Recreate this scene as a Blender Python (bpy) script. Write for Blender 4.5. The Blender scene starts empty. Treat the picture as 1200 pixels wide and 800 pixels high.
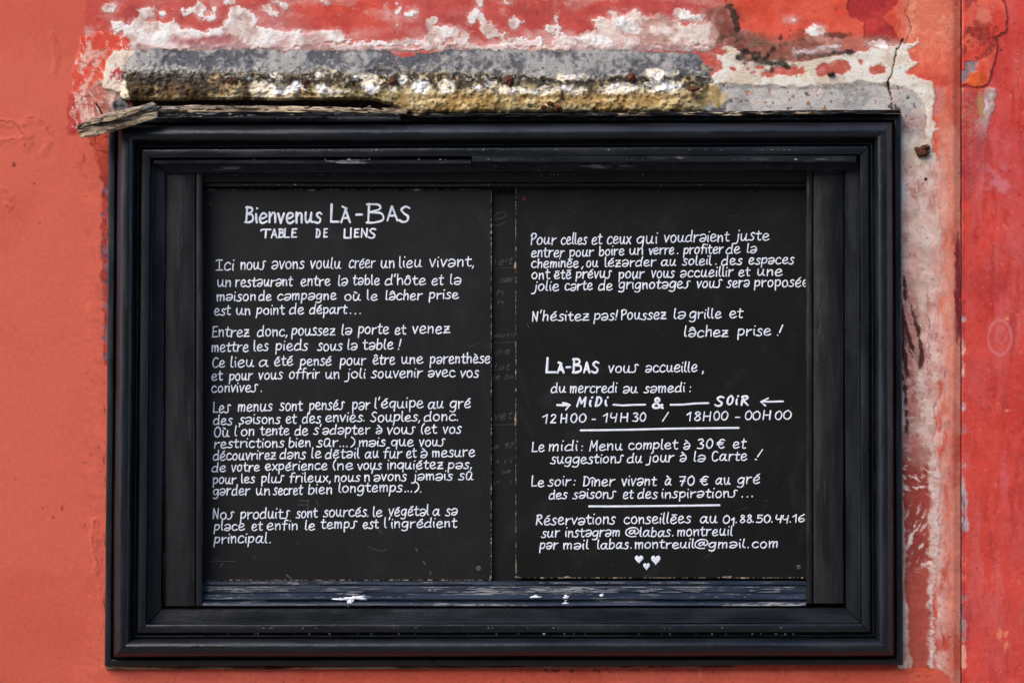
import bpy, bmesh, math, random
import numpy as np
from mathutils import Vector, Matrix

# ------------------------------------------------------------------ camera, sky, sun, exposure
scene = bpy.context.scene
C = scene.collection
random.seed(7)
S = 0.00125                      # metres per photograph pixel on the wall plane (y = 0)
D = 2.6
PITCH = math.radians(1.7)
CAM = Vector((0, -D, 1.6 - D * math.tan(PITCH)))
cam_d = bpy.data.cameras.new('camera'); cam = bpy.data.objects.new('camera', cam_d); C.objects.link(cam)
cam.location = CAM; cam.rotation_euler = (math.radians(90) + PITCH, 0, 0)
cam_d.sensor_width = 36; cam_d.lens = 36 * D / (1200 * S) / math.cos(PITCH)
cam_d.clip_end = 500; cam_d.clip_start = 0.05
scene.camera = cam

SUN_EL, SUN_AZ = math.radians(38), math.radians(46)      # azimuth measured from straight in front of the wall, to the left
w = bpy.data.worlds.new('World'); scene.world = w; w.use_nodes = True
nt = w.node_tree; bg = nt.nodes['Background']; sky = nt.nodes.new('ShaderNodeTexSky')
sky.sky_type = 'NISHITA'; sky.sun_disc = False; sky.sun_elevation = SUN_EL
sky.sun_rotation = math.radians(180) + SUN_AZ
sky.dust_density = 0.6; sky.air_density = 1.0; sky.ozone_density = 4.0
nt.links.new(sky.outputs[0], bg.inputs[0]); bg.inputs[1].default_value = 0.15
sd = bpy.data.lights.new('sun', 'SUN'); sun = bpy.data.objects.new('sun', sd); C.objects.link(sun)
sd.energy = 2.0; sd.angle = math.radians(50); sd.color = (1.0, 0.85, 0.68)
sv = Vector((-math.sin(SUN_AZ) * math.cos(SUN_EL), -math.cos(SUN_AZ) * math.cos(SUN_EL), math.sin(SUN_EL)))
sun.rotation_euler = (-sv).to_track_quat('-Z', 'Y').to_euler(); sun.location = sv * 20
scene.view_settings.view_transform = 'Standard'; scene.view_settings.look = 'None'
scene.view_settings.gamma = 1; scene.view_settings.exposure = 1.22
scene.view_settings.use_curve_mapping = False

# ------------------------------------------------------------------ helpers
cf, sf_ = math.cos(PITCH), math.sin(PITCH)
def P(px, py, y=0.0):
    """photo pixel -> point on the plane at depth y"""
    u = (px - 600) * S / D; v = (400 - py) * S / D / cf
    u = u / cf * cf
    dy = cf - v * sf_; dz = sf_ + v * cf; dx = u
    t = (y + D) / dy
    return (dx * t, y, CAM.z + dz * t)
def Pn(px, py, y):
    px = np.asarray(px, float); py = np.asarray(py, float); y = np.asarray(y, float)
    u = (px - 600) * S / D; v = (400 - py) * S / D / cf
    dy = cf - v * sf_; dz = sf_ + v * cf
    t = (y + D) / dy
    return np.stack([u * t, np.broadcast_to(y, (u * t).shape), CAM.z + dz * t], -1)

def lin(c):
    c = np.asarray(c, float) / 255.0
    return np.where(c <= 0.04045, c / 12.92, ((c + 0.055) / 1.055) ** 2.4)

def _hash(ix, iy, seed):
    h = (ix.astype(np.int64) * 374761393 + iy.astype(np.int64) * 668265263 + seed * 144665) & 0xffffffff
    h = ((h ^ (h >> 13)) * 1274126177) & 0xffffffff
    return ((h ^ (h >> 16)) & 0xffff) / 65535.0
def vnoise(x, y, seed):
    ix = np.floor(x); iy = np.floor(y); fx = x - ix; fy = y - iy
    fx = fx * fx * (3 - 2 * fx); fy = fy * fy * (3 - 2 * fy)
    a = _hash(ix, iy, seed); b = _hash(ix + 1, iy, seed); c = _hash(ix, iy + 1, seed); d = _hash(ix + 1, iy + 1, seed)
    return (a * (1 - fx) + b * fx) * (1 - fy) + (c * (1 - fx) + d * fx) * fy
def fbm(x, y, wl, octv=4, seed=0, sx=1.0, sy=1.0, gain=0.55):
    """fractal noise in about -1..1; wl = wavelength in photo pixels, stretched by sx, sy"""
    r = 0; a = 1; t = 0; x = x / (wl * sx); y = y / (wl * sy)
    for o in range(octv):
        r = r + a * (vnoise(x, y, seed + o * 17) * 2 - 1); t += a; a *= gain
        x, y = x * 1.93 + y * 0.31 + 11.3, y * 1.97 - x * 0.27 + 5.7
    return r / t * 1.5
def sst(e0, e1, x):
    t = np.clip((x - e0) / (e1 - e0), 0, 1); return t * t * (3 - 2 * t)
def sd_poly(X, Y, pts):
    d = np.full(X.shape, 1e9); s = np.ones(X.shape)
    n = len(pts)
    for i in range(n):
        ax, ay = pts[i]; bx, by = pts[i - 1]
        ex, ey = bx - ax, by - ay; wx, wy = X - ax, Y - ay
        t = np.clip((wx * ex + wy * ey) / (ex * ex + ey * ey + 1e-9), 0, 1)
        qx, qy = wx - ex * t, wy - ey * t
        d = np.minimum(d, qx * qx + qy * qy)
        c1 = Y >= ay; c2 = Y < by; c3 = ex * wy > ey * wx
        s = np.where((c1 & c2 & c3) | (~c1 & ~c2 & ~c3), -s, s)
    return s * np.sqrt(d)
def sd_line(X, Y, pts):
    d = np.full(X.shape, 1e9)
    for (ax, ay), (bx, by) in zip(pts[:-1], pts[1:]):
        ex, ey = bx - ax, by - ay; wx, wy = X - ax, Y - ay
        t = np.clip((wx * ex + wy * ey) / (ex * ex + ey * ey + 1e-9), 0, 1)
        d = np.minimum(d, np.hypot(wx - ex * t, wy - ey * t))
    return d
def ell(X, Y, cx, cy, rx, ry, a=0):
    ca, sa = math.cos(a), math.sin(a); x = (X - cx) * ca + (Y - cy) * sa; y = -(X - cx) * sa + (Y - cy) * ca
    return (np.sqrt((x / rx) ** 2 + (y / ry) ** 2) - 1) * min(rx, ry)

def link(name, me, mat=None, parent=None):
    o = bpy.data.objects.new(name, me); C.objects.link(o)
    if mat: me.materials.append(mat)
    if parent:
        o.parent = parent; o.location = -parent.location
    return o
def thing(name, label, cat, loc, group=None):
    o = bpy.data.objects.new(name, None); C.objects.link(o); o.location = loc
    o.empty_display_size = 0.05
    o['label'] = label; o['category'] = cat
    if group: o['group'] = group
    return o
def mesh_np(name, V, F, smooth=True, sharp=None):
    """V (n,3), F (m,4) or (m,3)"""
    V = np.asarray(V, np.float32); F = np.asarray(F, np.int32)
    me = bpy.data.meshes.new(name)
    me.vertices.add(len(V)); me.vertices.foreach_set('co', V.ravel())
    k = F.shape[1]
    me.loops.add(F.size); me.loops.foreach_set('vertex_index', F.ravel())
    me.polygons.add(len(F))
    me.polygons.foreach_set('loop_start', np.arange(0, F.size, k, dtype=np.int32))
    me.polygons.foreach_set('use_smooth', np.full(len(F), smooth, dtype=bool))
    me.update(calc_edges=True); me.validate()
    if sharp: me.set_sharp_from_angle(angle=math.radians(sharp))
    return me
def set_color(me, col):
    col = col * (.95 + .07 * sst(.22, .55, col[..., 1:2]))       # contrast curve: pale coats raised a little, red ones lowered
    a = me.color_attributes.new('Paint', 'FLOAT_COLOR', 'POINT')
    c = np.ones((len(me.vertices), 4), np.float32); c[:, :3] = col.reshape(-1, 3)
    a.data.foreach_set('color', c.ravel())
def set_float(me, name, v):
    a = me.attributes.new(name, 'FLOAT', 'POINT'); a.data.foreach_set('value', np.asarray(v, np.float32).ravel())
def grid_faces(ny, nx, keep=None):
    i = np.arange(ny * nx).reshape(ny, nx)
    F = np.stack([i[:-1, :-1], i[1:, :-1], i[1:, 1:], i[:-1, 1:]], -1)
    if keep is not None: F = F[keep]
    return F.reshape(-1, 4)
def compact(V, F, *attrs):
    used = np.unique(F); m = np.full(len(V), -1); m[used] = np.arange(len(used))
    return (V[used], m[F]) + tuple(a[used] for a in attrs)
def box_mesh(name, p0, p1, bev=0.0, seg=1):
    bm = bmesh.new(); bmesh.ops.create_cube(bm, size=1)
    for v in bm.verts:
        v.co = Vector([(p0[i] + p1[i]) / 2 + v.co[i] * (p1[i] - p0[i]) for i in range(3)])
    if bev: bmesh.ops.bevel(bm, geom=bm.edges[:], offset=bev, segments=seg, affect='EDGES')
    me = bpy.data.meshes.new(name); bm.to_mesh(me); bm.free(); return me

# ------------------------------------------------------------------ node materials
class NB:
    def __init__(s, name):
        s.m = bpy.data.materials.new(name); s.m.use_nodes = True; s.t = s.m.node_tree
        s.b = s.t.nodes['Principled BSDF']; s.co = s.t.nodes.new('ShaderNodeTexCoord').outputs['Object']
    def n(s, typ, **k):
        nd = s.t.nodes.new(typ)
        for a, v in k.items(): setattr(nd, a, v)
        return nd
    def l(s, a, b): s.t.links.new(a, b)
    def mapped(s, sc):
        m = s.n('ShaderNodeMapping'); m.inputs['Scale'].default_value = sc; s.l(s.co, m.inputs['Vector']); return m.outputs[0]
    def noise(s, scale, detail=4, rough=0.55, stretch=None, dist=0.0):
        x = s.n('ShaderNodeTexNoise'); x.inputs['Scale'].default_value = scale; x.inputs['Detail'].default_value = detail
        x.inputs['Roughness'].default_value = rough; x.inputs['Distortion'].default_value = dist
        s.l(s.mapped(stretch) if stretch else s.co, x.inputs['Vector']); return x.outputs['Fac']
    def ramp(s, src, a, b, ca=0.0, cb=1.0):
        r = s.n('ShaderNodeMapRange'); r.interpolation_type = 'SMOOTHSTEP'
        for i, v in zip(('From Min', 'From Max', 'To Min', 'To Max'), (a, b, ca, cb)): r.inputs[i].default_value = v
        s.l(src, r.inputs['Value']); return r.outputs[0]
    def math(s, op, a, b=None):
        m = s.n('ShaderNodeMath', operation=op)
        for i, v in enumerate((a, b)):
            if v is None: continue
            if isinstance(v, (int, float)): m.inputs[i].default_value = v
            else: s.l(v, m.inputs[i])
        return m.outputs[0]
    def mix(s, f, a, b, mode='MIX'):
        m = s.n('ShaderNodeMix', data_type='RGBA', blend_type=mode)
        for i, v in ((0, f), (6, a), (7, b)):
            if isinstance(v, (int, float)): m.inputs[i].default_value = v
            elif isinstance(v, tuple): m.inputs[i].default_value = (*v, 1)
            else: s.l(v, m.inputs[i])
        return m.outputs[2]
    def bump(s, h, strength=0.5, dist=0.001, prev=None):
        b = s.n('ShaderNodeBump'); b.inputs['Strength'].default_value = strength; b.inputs['Distance'].default_value = dist
        s.l(h, b.inputs['Height'])
        if prev is not None: s.l(prev, b.inputs['Normal'])
        return b.outputs[0]
    def out(s, color=None, rough=None, normal=None, spec=None):
        if color is not None:
            if isinstance(color, tuple): s.b.inputs['Base Color'].default_value = (*color, 1)
            else: s.l(color, s.b.inputs['Base Color'])
        if rough is not None:
            if isinstance(rough, (int, float)): s.b.inputs['Roughness'].default_value = rough
            else: s.l(rough, s.b.inputs['Roughness'])
        if normal is not None: s.l(normal, s.b.inputs['Normal'])
        if spec is not None: s.b.inputs['Specular IOR Level'].default_value = spec
        return s.m

def L3(r, g, b): return tuple(float(v) for v in lin((r, g, b)))

def mat_painted(name, rough=0.75, grain=1.0, speck=1.0, bumpd=0.0009, spec=0.20):
    """takes the paint layers laid on the mesh and adds grain, pores and fine relief"""
    k = NB(name)
    at = k.n('ShaderNodeVertexColor'); at.layer_name = 'Paint'
    ro = k.n('ShaderNodeAttribute'); ro.attribute_name = 'Coarse'
    fine = k.noise(900, 5, 0.7); mid = k.noise(160, 5, 0.6); pores = k.noise(520, 3, 0.5)
    c = k.mix(k.math('MULTIPLY', k.ramp(fine, 0.45, 0.75), 0.12 * grain), at.outputs[0], (0.02, 0.012, 0.01), 'MIX')
    c = k.mix(k.math('MULTIPLY', k.ramp(mid, 0.35, 0.75), 0.035 * grain), c, (0.9, 0.8, 0.72), 'MIX')
    c = k.mix(k.math('MULTIPLY', k.math('MULTIPLY', k.ramp(pores, 0.70, 0.75), 0.55 * speck), ro.outputs['Fac']), c, (0.03, 0.022, 0.018), 'MIX')
    lump = k.noise(70, 4, 0.55)
    h = k.math('ADD', k.math('MULTIPLY', fine, 0.5), k.math('ADD', mid, k.math('MULTIPLY', lump, 1.5)))
    h2 = k.math('MULTIPLY', k.math('ADD', fine, pores), ro.outputs['Fac'])
    nm = k.bump(h, 0.6, bumpd); k.l(k.ramp(ro.outputs['Fac'], 0, .5, .22, .75), nm.node.inputs['Strength']); nm = k.bump(h2, 0.9, 0.0018, nm)
    return k.out(c, k.ramp(mid, 0.2, 0.8, rough - 0.1, rough + 0.1), nm, spec)

def mat_black(name, axis, chips=0.0, rough=0.30, base=(0.0072, 0.0092, 0.0122), dust=1.0, wear=1.0):  # default base leans blue: sky sheen put into the black
    k = NB(name)
    st = {'x': (0.05, 1, 1), 'z': (1, 1, 0.05)}[axis]
    gr = k.noise(420, 5, 0.6, st, 0.2); gr2 = k.noise(90, 4, 0.6, st)
    brush = k.noise(60, 4, 0.5, {'x': (0.15, 1, 1), 'z': (1, 1, 0.15)}[axis])
    dustn = k.noise(650, 2, 0.5); patch = k.noise(9, 3, 0.6)
    c = k.mix(k.ramp(brush, 0.35, 0.7), tuple(b * 0.8 for b in base), tuple(b * 1.5 for b in base))
    c = k.mix(k.math('MULTIPLY', k.ramp(patch, 0.4, 0.75), 0.12), c, (0.020, 0.019, 0.017))
    dm = k.math('MULTIPLY', k.ramp(dustn, 0.735, 0.765), 0.5 * dust)
    c = k.mix(dm, c, (0.45, 0.42, 0.38))
    h = k.math('ADD', gr2, k.math('MULTIPLY', gr, 0.5))
    nm = k.bump(h, 0.6, 0.0009); nm = k.bump(k.noise(240, 4, 0.65), 0.6, 0.0006, nm)
    rr = k.ramp(brush, 0.3, 0.7, rough - 0.05, rough + 0.12)
    geo = k.n('ShaderNodeNewGeometry'); wn = k.noise(130, 5, 0.7, {'x': (0.12, 1, 1), 'z': (1, 1, 0.12)}[axis])
    edge = k.math('MULTIPLY', k.ramp(geo.outputs['Pointiness'], 0.53, 0.60), k.ramp(wn, 0.56, 0.66))
    c = k.mix(k.math('MULTIPLY', edge, 0.45 * wear), c, (0.16, 0.165, 0.17))
    grit = k.noise(330, 4, 0.7)
    c = k.mix(k.math('MULTIPLY', k.math('MULTIPLY', k.ramp(grit, 0.60, 0.72), k.ramp(patch, 0.45, 0.65)), 0.35), c, (0.06, 0.062, 0.066))
    if chips:
        cn = k.noise(55, 6, 0.68, {'x': (0.10, 1, 1), 'z': (1, 1, 0.10)}[axis], 0.3)
        ms = k.math('MULTIPLY', k.ramp(cn, 0.62 - 0.05 * chips, 0.65 - 0.05 * chips), k.ramp(k.noise(300, 4, .7, {'x': (0.25, 1, 1), 'z': (1, 1, 0.25)}[axis]), .38, .5))
        woodc = k.mix(k.ramp(gr, 0.3, 0.7), (0.07, 0.075, 0.085), (0.34, 0.34, 0.35))
        c = k.mix(ms, c, woodc)
        nm = k.bump(k.math('MULTIPLY', ms, -1.0), 0.9, 0.0008, nm)
        rr = k.math('ADD', rr, k.math('MULTIPLY', ms, 0.4))
    return k.out(c, rr, nm, 0.42)

def mat_board(name, base, rough=0.42):
    k = NB(name)
    n1 = k.noise(6, 4, 0.6); n2 = k.noise(700, 2, 0.5); sc = k.noise(40, 4, 0.7)
    c = k.mix(k.ramp(n1, 0.3, 0.7), tuple(b * 0.85 for b in base), tuple(b * 1.2 for b in base))
    c = k.mix(k.math('MULTIPLY', k.ramp(n2, 0.78, 0.80), 0.5), c, (0.3, 0.28, 0.25))
    c = k.mix(k.math('MULTIPLY', k.ramp(sc, 0.55, 0.8), 0.15), c, (0.05, 0.055, 0.06))
    sm = k.noise(14, 5, .65, (1, 1, .6), 1.2)
    c = k.mix(k.math('MULTIPLY', k.ramp(sm, .55, .8), .22), c, (0.055, 0.062, 0.075))
    return k.out(c, k.ramp(sm, 0.3, 0.7, rough - 0.04, rough + 0.06), k.bump(k.noise(500, 3, 0.5), 0.15, 0.0003), 0.30)

def mat_simple(name, a, b, scale=200, rough=0.6, bumps=0.4, dist=0.0006, stretch=None, metal=0.0, spec=0.4):
    k = NB(name); n = k.noise(scale, 5, 0.65, stretch)
    m = k.out(k.mix(k.ramp(n, 0.35, 0.65), a, b), rough, k.bump(n, bumps, dist), spec)
    k.b.inputs['Metallic'].default_value = metal
    return m

M_wall = mat_painted('aged_render_paint')
M_ledge = mat_painted('mossy_mortar', 0.85, 2.2, 1.6, 0.0014, 0.15)
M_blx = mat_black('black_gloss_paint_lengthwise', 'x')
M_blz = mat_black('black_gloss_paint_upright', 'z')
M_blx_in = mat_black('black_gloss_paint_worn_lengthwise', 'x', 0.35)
M_stile = mat_black('black_satin_paint_upright', 'z', 0, 0.42, (0.0085, 0.009, 0.0095), 0.6)
M_sill = mat_black('peeling_black_paint', 'x', 1.35, 0.34, (0.012, 0.019, 0.034), 1.8)  # navy base puts the sky's reflection into the sill paint
M_head = mat_black('black_paint_dull', 'x', 0, 0.6, (0.006, 0.0056, 0.005), 1.0)
M_board = mat_board('board_black', (0.0105, 0.0108, 0.0108), 0.46)
M_boardr = mat_board('board_black_warm', (0.0060, 0.0058, 0.0050), 0.46)
M_back = mat_board('old_board_black', (0.0050, 0.0050, 0.0050), 0.6)
def mat_ink():
    k = NB('white_paint_marker'); a = k.noise(85, 4, .6); b = k.noise(420, 3, .6)
    c = k.mix(k.ramp(a, .38, .62), (0.74, 0.81, 0.92), (0.93, 0.95, 0.98))
    c = k.mix(k.math('MULTIPLY', k.ramp(b, .58, .72), .3), c, (0.30, 0.34, 0.42))
    return k.out(c, .5, k.bump(b, .25, .0002), .3)
M_text = mat_ink()
M_faded = mat_simple('faded_chalk', (0.04, 0.04, 0.04), (0.14, 0.14, 0.137), 700, 0.9, 0.1)
M_scratch = mat_simple('pale_scratch', (0.05, 0.055, 0.06), (0.14, 0.15, 0.17), 600, 0.6, 0.1)
M_chip = mat_simple('bare_board_edge', (0.10, 0.075, 0.045), (0.42, 0.33, 0.22), 300, 0.8, 0.4)
M_rust = mat_simple('rust', (0.035, 0.010, 0.005), (0.16, 0.045, 0.015), 400, 0.85, 0.8, 0.001)
M_screw = mat_simple('old_steel', (0.10, 0.10, 0.10), (0.22, 0.21, 0.20), 900, 0.45, 0.3, 0.0003, None, 0.6)
M_core = mat_simple('masonry', (0.25, 0.2, 0.17), (0.4, 0.33, 0.28), 30, 0.9, 0.5, 0.004)
M_pave = mat_simple('pavement_concrete', (0.17, 0.155, 0.135), (0.26, 0.24, 0.21), 40, 0.85, 0.4, 0.002)
M_dark = mat_simple('dark_fissure', (0.010, 0.008, 0.007), (0.03, 0.022, 0.018), 300, 0.95, 0.5)

# ------------------------------------------------------------------ ground
def rect_sheet(name, x0, x1, y0, y1, z, mat):
    me = mesh_np(name, [(x0, y0, z), (x1, y0, z), (x1, y1, z), (x0, y1, z)], [(0, 1, 2, 3)], False)
    o = link(name, me, mat); o['kind'] = 'structure'; return o
rect_sheet('pavement', -60, 60, -60, 0.34, 0.0, M_pave)

# ------------------------------------------------------------------ unseen house added across the street as something dark for the gloss paint to reflect
M_far = mat_simple('far_render', (0.10, 0.085, 0.07), (0.17, 0.15, 0.125), 2, .9, .2, .01)
M_farglass = mat_simple('far_window_glass', (0.02, 0.02, 0.025), (0.04, 0.045, 0.05), 3, .2, .0)
far = thing('added_house', 'unseen three storey house with dark windows, added across the street to darken reflections', 'house', (0, -13, 0))
FH = 9.0
link('wall', box_mesh('wall', (-28, -19, 0), (28, -13, FH)), M_far, far)
link('roof', box_mesh('roof', (-28.3, -19.3, FH + .003), (28.3, -12.6, FH + .3)), M_farglass, far)
w0 = None
for fl in range(3):
    for i in range(16):
        if w0 is None: w0 = link('window', box_mesh('window', (-.55, -.02, 0), (.55, .03, 1.7), .01), M_farglass, far)
        o = w0 if (fl == 0 and i == 0) else w0.copy()
        if o is not w0: C.objects.link(o)
        o.location = (-26.25 + i * 3.5, .0, .9 + fl * 2.9)

# ------------------------------------------------------------------ plastered wall (paint layers and relief)
OC = [(128, 137), (1056, 133.5), (1058, 778.5), (123, 779.5)]       # outer corners of the case: TL TR BR BL
dn = 1.15
def axis_coords(lo, hi, a, b):
    mid = np.arange(lo, hi + dn, dn)
    pre = a + (lo - a) * (1 - (1 - np.linspace(0, 1, 26)[:-1]) ** 2.2)
    post = hi + dn + (b - hi) * (np.linspace(0, 1, 26)[1:]) ** 2.2
    return np.concatenate([pre, mid, post])
SEAM = 1127.0

class Paint:
    def __init__(s, X, Y, base):
        s.X, s.Y = X, Y; s.c = np.zeros(X.shape + (3,)) + lin(base); s.h = np.zeros(X.shape); s.r = np.zeros(X.shape)
        s.n2 = fbm(X, Y, 5, 3, 1); s.n6 = fbm(X, Y, 12, 4, 2); s.n20 = fbm(X, Y, 40, 4, 3); s.n80 = fbm(X, Y, 150, 3, 4)
        s.f = fbm(X, Y, 2.6, 2, 9)
    def over(s, m, col, h=0.0, rough=None):
        col = lin(col) if not isinstance(col, np.ndarray) else col
        m = np.clip(m, 0, 1)
        s.c = s.c * (1 - m[..., None]) + col * m[..., None]
        s.h = s.h + m * h
        if rough is not None: s.r = s.r * (1 - m) + rough * m
    def blend(s, n, a, b, lo=-0.4, hi=0.4):
        t = sst(lo, hi, n)[..., None]; return lin(a) * (1 - t) + lin(b) * t
    def mask(s, d, warp=3.0, soft=1.2, fine=1.0):
        return sst(soft, -soft, d + warp * s.n6 + fine * s.n2)

def roughen(X, Y, s0):
    a = fbm(X, Y, 8, 3, s0); b = fbm(X, Y, 8, 3, s0 + 7); c = fbm(X, Y, 3, 2, s0 + 14); d = fbm(X, Y, 3, 2, s0 + 21)
    return X + 1.5 * a + .8 * c, Y + 1.5 * b + .8 * d
def paint_left(p):
    X, Y = roughen(p.X, p.Y, 900); n2, n6, n20, n80, f = p.n2, p.n6, p.n20, p.n80, p.f
    # smooth salmon coat
    p.c = p.blend(n80 + 0.3 * n20, (207, 90, 68), (214, 98, 76))
    p.h += 0.00030 * n20 + 0.00010 * n6
    wob = fbm(X, Y, 26, 4, 31); wob2 = fbm(X, Y, 9, 3, 32)
    # cracks and blisters in the salmon coat
    for pts in ([(-10, 142), (9, 146), (21, 146), (25, 154), (34, 160)], [(0, 167), (11, 165), (34, 161)], [(27, 145), (33, 141), (38, 139)],
                [(45, 141), (56, 147), (58, 154)], [(26, 170), (31, 173), (33, 169)], [(52, 180), (56, 168)], [(-5, 222), (8, 226), (14, 232)], [(60, 40), (66, 60), (64, 84)],
                [(112, 610), (111, 640), (113, 668)], [(8, 240), (12, 244)]):
        d = sd_line(X + 3 * wob2, Y + 3 * n6, pts)
        brk = sst(-0.5, 0.1, n6 + 0.5 * n2)
        p.over(sst(1.3, 0.2, d) * 0.65 * brk, (150, 52, 38), -0.0008)
        p.h += 0.0007 * sst(6, 1, d)
    for (x, y, r) in ((73, 595, 1.6), (51, 595, 1), (44, 201, 1), (63, 606, 1), (41, 216, 1), (47, 262, 1.0), (18, 560, .8), (90, 130, 1.2), (16, 194, 2.2)):
        p.over(sst(r + .6, r - .6, np.hypot(X - x, Y - y) + 0.4 * n2), (150, 55, 40), -0.0004)
    # --- older faded red above the case
    B = sst(1.5, -1.5, np.maximum(99.5 + 1.5 * wob2 - X, Y - 112 - 3 * n6) + 0 * X) * sst(-900, -700, Y)
    red = p.blend(n20 + 0.4 * n6, (178, 66, 62), (200, 84, 74))
    pinkish = sst(0.15, 0.9, fbm(X, Y, 30, 4, 41, 1.6, 0.7))[..., None]
    red = red * (1 - 0.45 * pinkish) + lin((208, 130, 125)) * 0.45 * pinkish
    p.over(B, red, 0.0002)
    p.over(B * sst(30, -8, ell(X, Y, 412, 12, 42, 26) + 8 * n20) * 0.85, p.blend(n6, (205, 66, 52), (220, 84, 62)))
    p.over(B * sst(25, -10, ell(X, Y, 118, 20, 18, 30) + 8 * n20) * 0.6, (208, 78, 62))
    p.over(B * sst(30, -10, ell(X, Y, 640, 18, 90, 30) + 12 * n20) * 0.8, p.blend(n6, (186, 66, 56), (200, 78, 66)))
    # fine scratches
    scr = fbm(X + 0.4 * Y, Y, 3.0, 3, 51, 5.0, 0.6)
    p.over(B * sst(0.85, 1.0, scr) * 0.4, (225, 180, 170))
    # --- vivid orange red right of the ledge, going down as a strip beside the seam
    R = sst(3, -3, 838 + 8 * n20 - X)
    org = p.blend(n20 + 0.35 * n6, (216, 72, 48), (228, 92, 68))
    p.over(R * sst(-900, -700, Y), org, 0.0002, 0.25)
    peach = np.clip(sst(1040, 1075, X + 10 * n20), 0, 1) * sst(110, 20, Y + 20 * n20)
    p.over(peach * 0.95, p.blend(n20 + .3 * n2, (234, 124, 92), (246, 166, 132)), 0, 0.4)
    p.over(sst(1100, 1122, X + 4 * n20) * 0.7, p.blend(n6, (200, 84, 62), (222, 104, 80)), 0, 0.5)
    # orange strip, lower
    strip = sst(-4, 4, X - 1098) * sst(100, 160, Y)
    lo = p.blend(n20 + 0.4 * n6 + 0.3 * n80, (218, 96, 70), (240, 142, 114))
    p.over(strip, lo, 0.0002, 0.6)
    p.over(strip * sst(14, 2, np.abs(X - 1103 - 2 * n20)) * sst(400, 640, Y + 30 * n20) * 0.75, (196, 60, 50), 0, 0.3)
    p.over(strip * sst(40, 0, np.abs(Y - 530)) * sst(1120, 1108, X) * 0.6, (222, 82, 54))
    # long dark red drip beside the seam
    drip = np.maximum(np.abs(X - (1122.5 + 1.2 * wob2)) - 3.5 * sst(0, 40, Y - 268) * sst(410, 380, Y), 0) + (Y < 262) * 50 + (Y > 412) * 50
    p.over(sst(1.5, 0, drip) * sst(262, 275, Y) * sst(412, 400, Y), (150, 34, 38))
    # --- dark red flake at the top right
    pl = [(985, -400), (1054, -400), (1053, 0), (1042, 14), (1033, 20), (1047, 34), (1053, 50), (1013, 44), (1010, 28), (994, 20)]
    d = sd_poly(X, Y, pl) + 1.3 * wob2 + 0.8 * n2
    p.over(sst(0.8, -0.8, d), p.blend(n20, (172, 38, 38), (196, 56, 50)), -0.0009)
    p.over(sst(1.6, 0.4, np.abs(d)) * 0.35, (120, 30, 26))
    # hair crack
    d = sd_line(X + 0.6 * n6, Y, [(1068, -40), (1066, 0), (1061, 16), (1068, 34), (1062, 48)])
    p.over(sst(0.9, 0.2, d) * 0.8, (90, 40, 34), -0.0008)
    d = sd_line(X + 0.6 * n6, Y, [(1055, 24), (1053, 38), (1058, 50)])
    p.over(sst(0.8, 0.2, d) * 0.5, (110, 48, 40), -0.0004)
    # --- pinkish grey scuffed plaster band above the cream, with mould
    mid = sd_poly(X, Y, [(830, 10), (850, 0), (862, 30), (890, 44), (930, 46), (1000, 40), (1060, 50), (1062, 66), (1000, 70), (920, 74), (860, 68), (828, 56)]) + 7 * n20 + 2 * n2
    p.over(sst(3, -3, mid) * 0.75, p.blend(n6 + 0.5 * n20 + .4 * n2, (150, 98, 84), (205, 168, 150)), 0.0002, 0.8)
    p.over(sst(3, -3, mid) * sst(0.1, 0.5, n20 + 0.5 * n6) * 0.7, (214, 96, 76))
    rub = fbm(X, Y, 34, 5, 46, 1.7, .7, .62)
    p.over(B * sst(870, 820, X) * sst(.12, .55, rub) * (.30 + .25 * sst(-.2, .4, n2 + .5 * f)), (222, 164, 152))
    p.over(B * sst(870, 820, X) * sst(25, 0, np.abs(Y - 50)) * sst(-.2, .5, rub + .3 * n6) * .5, (228, 190, 180))
    stn = fbm(X, Y, 30, 5, 47, 1.4, .8, .62)
    p.over(sst(12, -8, ell(X, Y, 915, 56, 85, 26) + 10 * n20) * sst(.0, .45, stn) * .55, p.blend(n2, (96, 52, 40), (140, 92, 70)))
    p.over(sst(12, -8, ell(X, Y, 852, 34, 20, 34) + 8 * n20) * sst(-.1, .4, stn) * .5, (128, 60, 48))
    # --- white plaster smears, lumpy
    cream = p.blend(n6 + 0.5 * n20, (226, 200, 188), (252, 244, 236), -0.5, 0.2)
    cy = cream
    nw1 = fbm(X, Y, 8, 5, 44, 1.3, 1, .78)
    def smear(d, warp=3.2, hgt=0.0016, col=None, lump=1.0, op=1.0):
        dd = d + warp * n6 + 1.6 * n2 + 2.0 * n20 + 3.8 * nw1
        p.over(sst(7, 0.5, dd) * sst(-.3, .4, nw1 + .3 * n6) * .6 * op, (226, 176, 165))
        m = sst(0.9, -0.9, dd) * op
        p.over(m, cy if col is None else col, 0, 0.5)
        p.h += m * (hgt * .5 + lump * 0.0009 * np.maximum(n6 + .5 * n2 + .3 * nw1, -0.6))
        p.over(m * sst(.35, .7, -n6 - .3 * n2) * .35, (176, 132, 118))
    smear(sd_poly(X, Y, [(145, 40), (148, 33), (157, 25), (166, 24), (172, 27), (184, 25), (192, 29), (205, 23), (209, 30), (240, 37), (262, 32), (270, 14), (279, 6), (290, 13), (306, 24), (300, 32), (330, 37), (372, 38), (398, 36), (406, 48), (360, 54), (340, 58), (225, 61), (160, 59), (147, 52)]), 1.2)
    # pink rubbed-in band inside it
    p.over(sst(4, -4, ell(X, Y, 240, 49, 42, 6) + 3 * n6) * 0.8, p.blend(n6, (186, 84, 88), (222, 150, 148)))
    p.over(sst(4, -4, ell(X, Y, 290, 57, 50, 5) + 3 * n6) * 0.55, (214, 150, 150))
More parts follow.
